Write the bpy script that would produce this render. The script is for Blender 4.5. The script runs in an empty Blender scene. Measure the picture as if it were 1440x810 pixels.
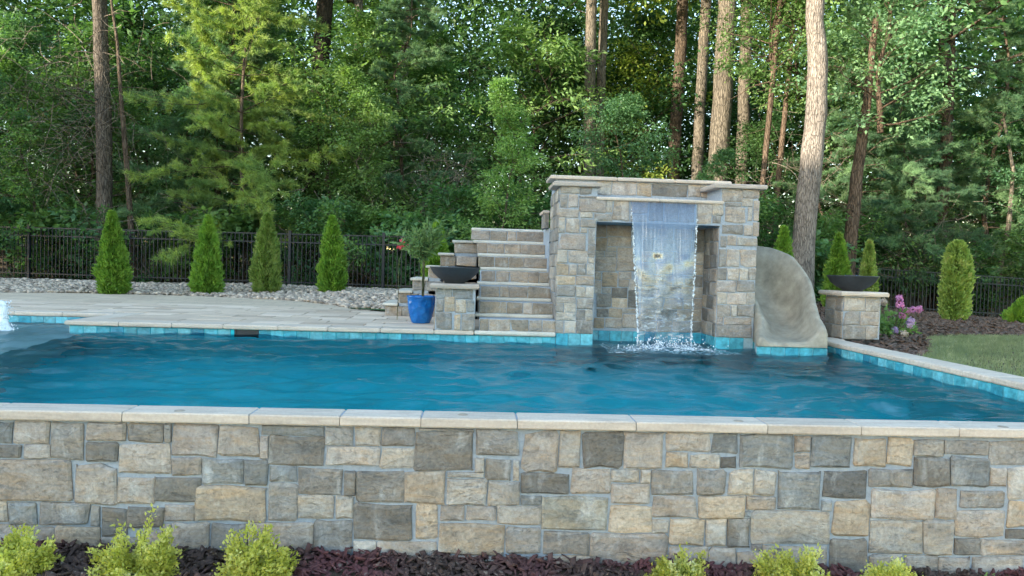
import bpy, math, random
import numpy as np
from mathutils import Matrix, Vector, noise as mnoise

# ---------------------------------------------------------------- camera, sky, sun, exposure
scene = bpy.context.scene
CAM_Z = 0.78
def camera_matrix(yaw, pitch, roll, loc):
    w = Vector((math.sin(yaw)*math.cos(pitch), math.cos(yaw)*math.cos(pitch), -math.sin(pitch)))
    r0 = Vector((math.cos(yaw), -math.sin(yaw), 0)); u0 = r0.cross(w)
    r = math.cos(roll)*r0 + math.sin(roll)*u0
    u = -math.sin(roll)*r0 + math.cos(roll)*u0
    m = Matrix((r, u, -w)).transposed().to_4x4(); m.translation = loc
    return m
cam_data = bpy.data.cameras.new('camera'); cam = bpy.data.objects.new('camera', cam_data)
scene.collection.objects.link(cam); scene.camera = cam
cam_data.sensor_width = 36; cam_data.lens = 26.0; cam_data.clip_start = 0.05; cam_data.clip_end = 600
cam.matrix_world = camera_matrix(0.0525, 0.02926, 0.02975, (0, 0, CAM_Z))

SUN_EL, SUN_AZ = math.radians(7.9), math.radians(55)      # azimuth: light travels away from the camera and to the right
world = bpy.data.worlds.new('World'); scene.world = world; world.use_nodes = True
wn = world.node_tree; bg = wn.nodes['Background']
sky = wn.nodes.new('ShaderNodeTexSky'); sky.sky_type = 'NISHITA'; sky.sun_disc = False
sky.sun_elevation = SUN_EL; sky.sun_rotation = math.pi + SUN_AZ; sky.air_density = 1.0; sky.dust_density = 0.4; sky.ozone_density = 1.0
wn.links.new(sky.outputs[0], bg.inputs[0]); bg.inputs[1].default_value = 0.15
sun_data = bpy.data.lights.new('sun', 'SUN'); sun = bpy.data.objects.new('sun', sun_data); scene.collection.objects.link(sun)
sun_data.energy = 2.3; sun_data.angle = math.radians(0.6); sun_data.color = (1.0, 0.88, 0.68)
sd = Vector((math.sin(SUN_AZ)*math.cos(SUN_EL), math.cos(SUN_AZ)*math.cos(SUN_EL), -math.sin(SUN_EL)))
sun.rotation_euler = sd.to_track_quat('-Z', 'Y').to_euler(); sun.location = (-20, -30, 30)
scene.view_settings.view_transform = 'Standard'; scene.view_settings.look = 'None'
scene.view_settings.gamma = 1; scene.view_settings.use_curve_mapping = False
scene.view_settings.exposure = 2.68
scene.render.engine = 'CYCLES'
scene.cycles.use_denoising = True
scene.cycles.max_bounces = 7; scene.cycles.diffuse_bounces = 3; scene.cycles.glossy_bounces = 3
scene.cycles.transmission_bounces = 4; scene.cycles.transparent_max_bounces = 12
scene.cycles.caustics_reflective = False; scene.cycles.caustics_refractive = True

# ---------------------------------------------------------------- helpers
COL = scene.collection
rng = random.Random(7); nrng = np.random.default_rng(11)

def link(o, parent=None):
    COL.objects.link(o)
    if parent: o.parent = parent
    return o
def tag(o, label=None, cat=None, group=None, kind=None):
    if label: o['label'] = label
    if cat: o['category'] = cat
    if group: o['group'] = group
    if kind: o['kind'] = kind
    return o
def thing(name, label, cat, loc=(0, 0, 0), group=None):
    o = bpy.data.objects.new(name, None); o.location = loc; o.empty_display_size = 0.1; link(o)
    return tag(o, label, cat, group)
def mesh_obj(name, verts, faces, mat, parent=None, smooth=False):
    me = bpy.data.meshes.new(name); me.from_pydata([tuple(v) for v in verts], [], faces)
    if smooth: me.polygons.foreach_set('use_smooth', [True]*len(me.polygons))
    me.materials.append(M[mat]); me.update()
    return link(bpy.data.objects.new(name, me), parent)
def fast_mesh(name, V, F, mat, smooth=False):
    """V (n,3), F (m,k) numpy -> mesh data"""
    me = bpy.data.meshes.new(name); V = np.asarray(V, np.float32); F = np.asarray(F, np.int32)
    m, k = F.shape
    me.vertices.add(len(V)); me.vertices.foreach_set('co', V.ravel())
    me.loops.add(m*k); me.loops.foreach_set('vertex_index', F.ravel())
    me.polygons.add(m); me.polygons.foreach_set('loop_start', np.arange(m, dtype=np.int32)*k)
    if smooth: me.polygons.foreach_set('use_smooth', np.ones(m, bool))
    me.update(calc_edges=True); me.materials.append(M[mat])
    return me
def put(name, me, parent=None):
    return link(bpy.data.objects.new(name, me), parent)

class MB:
    """collects shapes for ONE mesh object; coordinates relative to origin o"""
    def __init__(s, o=(0, 0, 0)): s.v = []; s.f = []; s.o = o
    def add(s, vs, fs):
        b = len(s.v); ox, oy, oz = s.o
        s.v += [(x-ox, y-oy, z-oz) for x, y, z in vs]; s.f += [tuple(i+b for i in f) for f in fs]
    def box(s, x0, y0, z0, x1, y1, z1):
        s.add([(x0,y0,z0),(x1,y0,z0),(x1,y1,z0),(x0,y1,z0),(x0,y0,z1),(x1,y0,z1),(x1,y1,z1),(x0,y1,z1)],
              [(0,3,2,1),(4,5,6,7),(0,1,5,4),(1,2,6,5),(2,3,7,6),(3,0,4,7)])
    def slab(s, x0, y0, z0, x1, y1, z1, b=0.008, jit=0.0):
        """box with a rounded (two step) top edge and slightly uneven sides"""
        ring = lambda i, z: [(x0+i+j(), y0+i+j(), z), (x1-i+j(), y0+i+j(), z), (x1-i+j(), y1-i+j(), z), (x0+i+j(), y1-i+j(), z)]
        j = lambda: rng.uniform(-jit, jit)
        zm = min(b, (z1-z0)*.45)
        v = ring(b*.6, z0) + ring(0, z0+zm) + ring(0, z1-zm) + ring(b*.9, z1)
        f = [(3,2,1,0)]
        for k in range(3):
            for q in range(4): f.append((k*4+q, k*4+(q+1) % 4, k*4+4+(q+1) % 4, k*4+4+q))
        f.append((12,13,14,15)); s.add(v, f)
    def tube(s, pts, radii, n=8, cap=True, wob=0.0, rnd=None):
        pts = [Vector(p) for p in pts]; vs = []; fs = []; m = len(pts); side = None
        ph = [1+(rnd.uniform(-wob, wob) if wob else 0) for _ in range(n)]
        for i, p in enumerate(pts):
            t = (pts[min(i+1, m-1)]-pts[max(i-1, 0)]).normalized()
            if side is None: side = t.orthogonal().normalized()
            side = (side-t*side.dot(t)).normalized(); up = t.cross(side)
            for k in range(n):
                a = 2*math.pi*k/n
                w = ph[k]*(1+(rnd.uniform(-wob, wob)*.5 if wob else 0))
                vs.append(tuple(p+(side*math.cos(a)+up*math.sin(a))*radii[i]*w))
        for i in range(m-1):
            for k in range(n): fs.append((i*n+k, i*n+(k+1) % n, (i+1)*n+(k+1) % n, (i+1)*n+k))
        if cap: fs.append(tuple(range(n-1, -1, -1))); fs.append(tuple(range((m-1)*n, m*n)))
        s.add(vs, fs)
    def lathe(s, prof, cx, cy, n=32):
        vs = []; fs = []; m = len(prof)
        for r, z in prof:
            for k in range(n): vs.append((cx+r*math.cos(2*math.pi*k/n), cy+r*math.sin(2*math.pi*k/n), z))
        for i in range(m-1):
            for k in range(n): fs.append((i*n+k, i*n+(k+1) % n, (i+1)*n+(k+1) % n, (i+1)*n+k))
        s.add(vs, fs)
    def build(s, name, mat, parent=None, smooth=False): return mesh_obj(name, s.v, s.f, mat, parent, smooth)

# ---------------------------------------------------------------- materials
M = {}
def nodes(name):
    m = bpy.data.materials.new(name); m.use_nodes = True; M[name] = m
    t = m.node_tree; return m, t, t.nodes, t.links, t.nodes['Principled BSDF']
def coords(t, scale=(1, 1, 1), rnd=0.0, kind='Object'):
    n, l = t.nodes, t.links
    tc = n.new('ShaderNodeTexCoord'); mp = n.new('ShaderNodeMapping'); mp.inputs['Scale'].default_value = scale
    l.new(tc.outputs[kind], mp.inputs[0])
    if rnd:
        oi = n.new('ShaderNodeObjectInfo'); mu = n.new('ShaderNodeMath'); mu.operation = 'MULTIPLY'; mu.inputs[1].default_value = rnd
        l.new(oi.outputs['Random'], mu.inputs[0]); l.new(mu.outputs[0], mp.inputs['Location'])
    return mp.outputs[0]
def noise(t, vec, scale, detail=4, rough=0.6, dist=0.0):
    n = t.nodes.new('ShaderNodeTexNoise'); n.inputs['Scale'].default_value = scale; n.inputs['Detail'].default_value = detail
    n.inputs['Roughness'].default_value = rough; n.inputs['Distortion'].default_value = dist; t.links.new(vec, n.inputs['Vector']); return n.outputs['Fac']
def ramp(t, fac, stops):
    r = t.nodes.new('ShaderNodeValToRGB'); e = r.color_ramp.elements
    while len(e) < len(stops): e.new(0.5)
    for k, (p, c) in enumerate(stops): e[k].position = p; e[k].color = (*c, 1) if len(c) == 3 else c
    t.links.new(fac, r.inputs[0]); return r.outputs[0]
def mix(t, fac, a, b, mode='MIX'):
    m = t.nodes.new('ShaderNodeMix'); m.data_type = 'RGBA'; m.blend_type = mode
    for sock, val in ((m.inputs[0], fac), (m.inputs[6], a), (m.inputs[7], b)):
        if isinstance(val, (int, float)): sock.default_value = val
        elif isinstance(val, tuple): sock.default_value = (*val, 1)
        else: t.links.new(val, sock)
    return m.outputs[2]
def bump(t, h, strength, dist=0.01, prev=None):
    b = t.nodes.new('ShaderNodeBump'); b.inputs['Strength'].default_value = strength; b.inputs['Distance'].default_value = dist
    t.links.new(h, b.inputs['Height'])
    if prev: t.links.new(prev, b.inputs['Normal'])
    return b.outputs[0]
def mul(c, k): return tuple(min(1, x*k) for x in c)
def rand_bright(t, lo, hi):
    oi = t.nodes.new('ShaderNodeObjectInfo'); mr = t.nodes.new('ShaderNodeMapRange')
    mr.inputs[3].default_value = lo; mr.inputs[4].default_value = hi; t.links.new(oi.outputs['Random'], mr.inputs[0])
    cb = t.nodes.new('ShaderNodeCombineColor')
    for i in range(3): t.links.new(mr.outputs[0], cb.inputs[i])
    return cb.outputs[0]

def stone_mat(name, col, streak=0.5, var=(0.86, 1.14), rough=0.85, bs=0.9):
    m, t, n, l, p = nodes(name)
    v = coords(t, (1, 1, 1), 37.0); vs = coords(t, (1.2, 1.2, 5.5), 61.0)
    a = noise(t, v, 5, 6, .65, .6); b = noise(t, v, 48, 4, .7); c = noise(t, vs, 4.5, 5, .6, .8)
    base = ramp(t, a, [(.30, mul(col, .56)), (.5, col), (.70, mul(col, 1.30))])
    warm = mix(t, ramp(t, c, [(.42, (0, 0, 0)), (.68, (1, 1, 1))]), base, (col[0]*1.14, col[1]*.99, col[2]*.82))
    eff = noise(t, coords(t, (1.5, 1.5, .7), 19.0), 6, 5, .6, .4)
    pale = mix(t, ramp(t, eff, [(.56, (0, 0, 0)), (.72, (streak,)*3)]), warm, (.56, .56, .55))
    cr = noise(t, coords(t, (2.2, 2.2, 7), 83.0), 3.2, 3, .5, 1.4)
    crk = ramp(t, cr, [(.480, (1, 1, 1)), (.497, (.2, .2, .2)), (.512, (1, 1, 1))])
    pale = mix(t, .22, pale, crk, 'MULTIPLY')
    sp = mix(t, .36, pale, ramp(t, b, [(.3, (.25, .25, .25)), (.7, (.9, .9, .9))]), 'OVERLAY')
    l.new(mix(t, 1.0, sp, rand_bright(t, *var), 'MULTIPLY'), p.inputs['Base Color'])
    p.inputs['Roughness'].default_value = rough; p.inputs['Specular IOR Level'].default_value = .3
    h = bump(t, a, bs, .035); h = bump(t, crk, .5, .015, h); h = bump(t, b, .45, .006, h)
    l.new(h, p.inputs['Normal']); return m
STONE = {'t': (.365, .33, .30), 'b': (.40, .375, .345), 'g': (.268, .258, .248), 'd': (.20, .19, .177), 'o': (.40, .34, .275),
         'p': (.39, .35, .325), 's': (.225, .237, .245), 'k': (.13, .13, .13), 'e': (.285, .275, .24), 'r': (.265, .235, .20), 'q': (.315, .275, .24)}
for k, c in STONE.items(): stone_mat('stone_'+k, c)
def plain(name, col, rough=.6, metal=0, scale=20, var=.18, bs=.15, bd=.01, spec=.5, vr=None, stretch=(1, 1, 1)):
    m, t, n, l, p = nodes(name)
    v = coords(t, stretch, 23.0); a = noise(t, v, scale, 5, .65)
    c = ramp(t, a, [(.3, mul(col, 1-var)), (.7, mul(col, 1+var))])
    if vr: c = mix(t, 1.0, c, rand_bright(t, *vr), 'MULTIPLY')
    l.new(c, p.inputs['Base Color']); p.inputs['Roughness'].default_value = rough; p.inputs['Metallic'].default_value = metal
    p.inputs['Specular IOR Level'].default_value = spec
    if bs: l.new(bump(t, a, bs, bd), p.inputs['Normal'])
    return m
plain('mortar', (.35, .395, .455), .95, scale=35, var=.16, bs=.6, bd=.012, spec=.1)
def coping_mat(name, col, stretch, vr=(.93, 1.06)):
    m, t, n, l, p = nodes(name)
    a = noise(t, coords(t, stretch, 41.0), 3, 6, .6, .5); b = noise(t, coords(t, (1, 1, 1), 13.0), 60, 4, .7)
    g = noise(t, coords(t, (1, 1, 1), 5.0), 2.4, 5, .65)
    c = ramp(t, a, [(.3, mul(col, .80)), (.5, col), (.68, mul(col, 1.12))])
    c = mix(t, ramp(t, g, [(.5, (0, 0, 0)), (.75, (.45, .45, .45))]), c, mul(col, .70))
    c = mix(t, .25, c, ramp(t, b, [(.3, (.3, .3, .3)), (.7, (.8, .8, .8))]), 'OVERLAY')
    l.new(mix(t, 1.0, c, rand_bright(t, *vr), 'MULTIPLY'), p.inputs['Base Color'])
    p.inputs['Roughness'].default_value = .75; l.new(bump(t, b, .3, .004), p.inputs['Normal'])
coping_mat('coping', (.60, .505, .425), (1.2, 9, 9)); coping_mat('cap_pink', (.45, .385, .335), (1.2, 9, 9)); coping_mat('tread', (.56, .53, .47), (1.2, 7, 7))
coping_mat('paver', (.63, .495, .39), (1.4, 8, 1))
coping_mat('paver_dark', (.51, .395, .31), (1.4, 8, 1)); coping_mat('paver_pale', (.72, .58, .47), (1.4, 8, 1))
def paver_far():
    m, t, n, l, p = nodes('paver_field')
    bk = n.new('ShaderNodeTexBrick'); bk.inputs['Scale'].default_value = 1; bk.inputs['Brick Width'].default_value = .6; bk.inputs['Row Height'].default_value = .3
    bk.inputs['Mortar Size'].default_value = .006; bk.inputs['Color1'].default_value = (.65, .52, .40, 1); bk.inputs['Color2'].default_value = (.53, .415, .32, 1); bk.inputs['Mortar'].default_value = (.16, .15, .14, 1)
    l.new(coords(t), bk.inputs['Vector']); a = noise(t, coords(t, (1.4, 8, 1)), 3, 5, .6)
    l.new(mix(t, .3, bk.outputs[0], ramp(t, a, [(.3, (.3, .3, .3)), (.7, (.75, .75, .75))]), 'OVERLAY'), p.inputs['Base Color']); p.inputs['Roughness'].default_value = .8
paver_far()
TILES = ['tile_a', 'tile_b', 'tile_c', 'tile_d']
for nm, c in zip(TILES, [(.055, .32, .42), (.09, .40, .49), (.14, .44, .52), (.035, .25, .37)]): plain(nm, c, .18, scale=14, var=.4, bs=.1, vr=(.85, 1.15))
plain('grout', (.30, .42, .46), .8)
plain('plaster', (.006, .52, .63), .7, scale=3, var=.15, bs=0)
plain('shelf_plaster', (.40, .50, .53), .7, scale=3, var=.12, bs=0)
plain('slide_concrete', (.33, .295, .235), .55, scale=7, var=.30, bs=.25, bd=.012, spec=.4)
plain('bowl_metal', (.030, .036, .045), .55, scale=30, var=.2, bs=.2, bd=.003)
plain('fire_glass', (.10, .30, .60), .1, scale=30, var=.4, bs=0)
plain('black_metal', (.006, .010, .018), .45, bs=0, scale=5)
plain('dark_plastic', (.02, .025, .03), .6, bs=0)
plain('jet_cap', (.36, .30, .24), .5, bs=0)
def glaze():
    m, t, n, l, p = nodes('blue_glaze')
    vo = n.new('ShaderNodeTexVoronoi'); vo.inputs['Scale'].default_value = 14; l.new(coords(t), vo.inputs['Vector'])
    a = noise(t, coords(t), 9, 4, .6)
    l.new(ramp(t, a, [(.3, (.003, .09, .36)), (.7, (.01, .18, .55))]), p.inputs['Base Color']); p.inputs['Roughness'].default_value = .18
    l.new(bump(t, vo.outputs['Distance'], .8, .02), p.inputs['Normal'])
glaze()
plain('soil', (.04, .028, .018), .95, scale=30)
def bark(name, col, ridge=(9, 9, 1.2), k=.5, moss=0.0):
    m, t, n, l, p = nodes(name)
    a = noise(t, coords(t, ridge, 17.0), 2.2, 6, .65, .8); b = noise(t, coords(t, (1, 1, 1), 17.0), 1.3, 4, .6)
    c = ramp(t, a, [(.30, mul(col, .38)), (.48, col), (.7, mul(col, 1.4))])
    c = mix(t, ramp(t, b, [(.45, (0, 0, 0)), (.7, (k,)*3)]), c, mul(col, .62))
    if moss: c = mix(t, ramp(t, b, [(.3, (moss,)*3), (.5, (0, 0, 0))]), c, (.07, .09, .03))
    vo = n.new('ShaderNodeTexVoronoi'); vo.feature = 'DISTANCE_TO_EDGE'; vo.inputs['Scale'].default_value = 1.0
    dm = n.new('ShaderNodeVectorMath'); dm.operation = 'ADD'; nz = n.new('ShaderNodeTexNoise'); nz.inputs['Scale'].default_value = 5
    cv = coords(t, (ridge[0]*2.1, ridge[1]*2.1, ridge[2]*3.4), 9.0); l.new(coords(t, (1, 1, 1)), nz.inputs['Vector']); l.new(cv, dm.inputs[0]); l.new(nz.outputs['Color'], dm.inputs[1]); l.new(dm.outputs[0], vo.inputs['Vector'])
    plate = ramp(t, vo.outputs['Distance'], [(.0, (.42, .42, .42)), (.16, (1, 1, 1))]); c = mix(t, 1.0, c, plate, 'MULTIPLY')
    l.new(c, p.inputs['Base Color']); p.inputs['Roughness'].default_value = .95; p.inputs['Specular IOR Level'].default_value = .15
    l.new(bump(t, plate, .8, .03, bump(t, a, .9, .05)), p.inputs['Normal'])
bark('bark_grey', (.31, .27, .24), (15, 15, 1.4), .35); bark('bark_brown', (.125, .095, .072)); bark('bark_dark', (.055, .045, .036)); bark('bark_pale', (.185, .16, .13))
bark('bark_red', (.15, .108, .08)); bark('bark_mid', (.14, .118, .10)); bark('twig', (.24, .20, .165)); bark('green_stem', (.14, .15, .08))
def leaf(name, c1, c2, trans=.35, sc=.9, c3=None, rough=.5):
    m, t, n, l, p = nodes(name)
    g = n.new('ShaderNodeNewGeometry')
    wa = noise(t, g.outputs['Position'], sc, 3, .6); fi = noise(t, g.outputs['Position'], 7.0, 2, .5)
    col = ramp(t, wa, [(.36, c1), (.62, c2)])
    if c3: col = mix(t, ramp(t, fi, [(.58, (0, 0, 0)), (.66, (.8, .8, .8))]), col, c3)
    col = mix(t, .5, col, ramp(t, fi, [(.3, (.28, .28, .28)), (.7, (.72, .72, .72))]), 'OVERLAY')
    col = mix(t, 1.0, col, rand_bright(t, .82, 1.18), 'MULTIPLY')
    l.new(col, p.inputs['Base Color']); p.inputs['Roughness'].default_value = rough; p.inputs['Specular IOR Level'].default_value = .35
    tr = n.new('ShaderNodeBsdfTranslucent'); l.new(mix(t, 1.0, col, (1.15, 1.25, .55), 'MULTIPLY'), tr.inputs[0])
    mx = n.new('ShaderNodeMixShader'); mx.inputs[0].default_value = trans
    l.new(p.outputs[0], mx.inputs[1]); l.new(tr.outputs[0], mx.inputs[2]); l.new(mx.outputs[0], n['Material Output'].inputs[0])
leaf('leaf_mid', (.095, .20, .07), (.18, .30, .10), .45); leaf('leaf_light', (.16, .29, .10), (.27, .41, .15), .45); leaf('leaf_deep', (.06, .155, .06), (.12, .23, .08), .45)
leaf('leaf_yellow', (.17, .25, .05), (.30, .37, .08), .45); leaf('leaf_blue', (.085, .20, .105), (.155, .29, .135), .45)
leaf('needle', (.105, .215, .125), (.20, .33, .17), .4); leaf('needle_bright', (.16, .26, .09), (.32, .40, .11), .42); leaf('leaf_shade', (.036, .10, .038), (.072, .15, .048), .42); leaf('needle_deep', (.07, .16, .095), (.12, .22, .12), .4)  # leaf_shade puts the wood's shaded depths into a darker leaf colour
leaf('thuja', (.12, .26, .035), (.24, .39, .06), .35, 5.0); leaf('thuja_pale', (.18, .29, .06), (.31, .41, .11), .35, 5.0, (.32, .35, .13))
leaf('gold', (.48, .49, .085), (.68, .66, .19), .4, 9.0, (.80, .77, .40)); leaf('grass', (.17, .21, .115), (.26, .29, .165), .35, .8, (.34, .33, .22))
leaf('pot_leaf', (.14, .26, .10), (.24, .36, .16), .35, 6.0); leaf('petal_pink', (.55, .18, .44), (.68, .32, .62), .3, 8.0); leaf('petal_lilac', (.45, .32, .62), (.6, .45, .72), .3, 8.0)
leaf('petal_pale', (.55, .45, .40), (.68, .55, .52), .3, 8.0); leaf('petal_rose', (.60, .05, .10), (.75, .15, .2), .3, 8.0)
def chips(name, c1, c2, c3=None):
    m, t, n, l, p = nodes(name)
    g = n.new('ShaderNodeNewGeometry'); f = noise(t, g.outputs['Position'], 26, 2, .5); w = noise(t, g.outputs['Position'], 1.1, 2, .5)
    c = ramp(t, f, [(.3, c1), (.7, c2)])
    if c3: c = mix(t, ramp(t, w, [(.46, (0, 0, 0)), (.58, (1, 1, 1))]), c, c3)
    c = mix(t, ramp(t, noise(t, g.outputs['Position'], 44, 1, .5), [(.66, (0, 0, 0)), (.7, (.7, .7, .7))]), c, (.26, .20, .16))
    l.new(c, p.inputs['Base Color']); p.inputs['Roughness'].default_value = .8
    l.new(bump(t, noise(t, coords(t, (1, 1, 1)), 120, 3, .6), .3, .003), p.inputs['Normal'])
chips('mulch_dark', (.045, .027, .022), (.11, .066, .053), (.135, .046, .048)); chips('mulch_brown', (.07, .042, .03), (.16, .10, .075))
def rocks():
    m, t, n, l, p = nodes('river_rock')
    g = n.new('ShaderNodeNewGeometry'); f = noise(t, g.outputs['Position'], 9.5, 1, .5)
    l.new(ramp(t, f, [(.3, (.19, .155, .13)), (.5, (.37, .31, .26)), (.68, (.58, .49, .41))]), p.inputs['Base Color']); p.inputs['Roughness'].default_value = .8
rocks()
def ground():
    m, t, n, l, p = nodes('forest_floor')
    g = n.new('ShaderNodeNewGeometry'); a = noise(t, g.outputs['Position'], 1.6, 6, .7); b = noise(t, g.outputs['Position'], 14, 4, .7)
    c = ramp(t, a, [(.35, (.05, .034, .022)), (.65, (.115, .08, .05))]); c = mix(t, .4, c, ramp(t, b, [(.3, (.2, .2, .2)), (.7, (.8, .8, .8))]), 'OVERLAY')
    l.new(c, p.inputs['Base Color']); p.inputs['Roughness'].default_value = 1; l.new(bump(t, b, .8, .05), p.inputs['Normal'])
ground()
plain('turf', (.03, .085, .022), .9, scale=60, var=.4); plain('lawn_soil', (.14, .18, .085), .95, scale=20, var=.3)
plain('siding', (.42, .41, .39), .7, bs=0); plain('roofing', (.06, .06, .065), .9, scale=40); plain('white_trim', (.7, .7, .68), .5, bs=0)
def glass():
    m, t, n, l, p = nodes('window_glass'); p.inputs['Base Color'].default_value = (.02, .025, .03, 1); p.inputs['Roughness'].default_value = .05
glass()
def water():
    m, t, n, l, p = nodes('pool_water'); n.remove(p)
    g = n.new('ShaderNodeNewGeometry')
    mp = n.new('ShaderNodeMapping'); mp.inputs['Scale'].default_value = (1, 2.4, 1); l.new(g.outputs['Position'], mp.inputs[0])
    b = bump(t, noise(t, mp.outputs[0], 4.0, 2, .5, .6), .17, .05)
    tr = n.new('ShaderNodeBsdfRefraction'); tr.inputs['IOR'].default_value = 1.33; tr.inputs['Roughness'].default_value = 0; l.new(b, tr.inputs['Normal']); tr.inputs[0].default_value = (.80, .98, 1, 1)
    gl = n.new('ShaderNodeBsdfGlossy'); gl.inputs['Roughness'].default_value = .03; l.new(b, gl.inputs['Normal'])
    fr = n.new('ShaderNodeFresnel'); fr.inputs[0].default_value = 1.33; l.new(b, fr.inputs['Normal'])
    mx = n.new('ShaderNodeMixShader'); sc = n.new('ShaderNodeMath'); sc.operation = 'MULTIPLY'; sc.inputs[1].default_value = .68; l.new(fr.outputs[0], sc.inputs[0]); l.new(sc.outputs[0], mx.inputs[0]); l.new(tr.outputs[0], mx.inputs[1]); l.new(gl.outputs[0], mx.inputs[2])
    l.new(mx.outputs[0], n['Material Output'].inputs[0])
water()
def falling_water():
    m, t, n, l, p = nodes('falling_water'); n.remove(p)
    v = coords(t, (1, 1, 1)); st = noise(t, coords(t, (16, 1, .9)), 2.2, 4, .6, .3); rp = noise(t, coords(t, (4, 1, 13)), 2.0, 4, .6, .8)
    sep = n.new('ShaderNodeSeparateXYZ'); l.new(v, sep.inputs[0])
    low = n.new('ShaderNodeMapRange'); low.inputs[1].default_value = .95; low.inputs[2].default_value = .1; l.new(sep.outputs[2], low.inputs[0])
    hm = mix(t, low.outputs[0], st, rp); b = bump(t, hm, .5, .03)
    tr = n.new('ShaderNodeBsdfTransparent'); tr.inputs[0].default_value = (.66, .72, .79, 1)
    gl = n.new('ShaderNodeBsdfGlossy'); gl.inputs['Roughness'].default_value = .12; gl.inputs[0].default_value = (.50, .56, .66, 1); l.new(b, gl.inputs['Normal'])
    df = n.new('ShaderNodeBsdfTranslucent'); df.inputs[0].default_value = (.85, .9, .95, 1); d2 = n.new('ShaderNodeBsdfDiffuse'); d2.inputs[0].default_value = (.85, .9, .95, 1)
    m0 = n.new('ShaderNodeMixShader'); l.new(df.outputs[0], m0.inputs[1]); l.new(d2.outputs[0], m0.inputs[2])
    m1 = n.new('ShaderNodeMixShader'); l.new(mix(t, low.outputs[0], ramp(t, st, [(.3, (.20, .20, .20)), (.7, (.30, .30, .30))]), ramp(t, rp, [(.35, (.04, .04, .04)), (.7, (.26, .26, .26))])), m1.inputs[0]); l.new(tr.outputs[0], m1.inputs[1]); l.new(gl.outputs[0], m1.inputs[2])
    up = ramp(t, st, [(.58, (.02, .02, .02)), (.75, (.05, .05, .05))]); lo = ramp(t, rp, [(.54, (.0, .0, .0)), (.63, (.6, .6, .6))])
    m2 = n.new('ShaderNodeMixShader'); l.new(mix(t, low.outputs[0], up, lo), m2.inputs[0]); l.new(m1.outputs[0], m2.inputs[1]); l.new(m0.outputs[0], m2.inputs[2])
    l.new(m2.outputs[0], n['Material Output'].inputs[0])
falling_water()
def foam():
    m, t, n, l, p = nodes('foam'); p.inputs['Base Color'].default_value = (.82, .88, .92, 1); p.inputs['Roughness'].default_value = .35
    tr = n.new('ShaderNodeBsdfTransparent'); mx = n.new('ShaderNodeMixShader')
    l.new(ramp(t, noise(t, coords(t), 22, 4, .6), [(.45, (.10, .10, .10)), (.62, (.95, .95, .95))]), mx.inputs[0]); l.new(tr.outputs[0], mx.inputs[1]); l.new(p.outputs[0], mx.inputs[2])
    l.new(mx.outputs[0], n['Material Output'].inputs[0])
foam()
def drops():
    m, t, n, l, p = nodes('water_drop'); p.inputs['Base Color'].default_value = (.85, .9, .95, 1); p.inputs['Roughness'].default_value = .1
drops()
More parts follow.
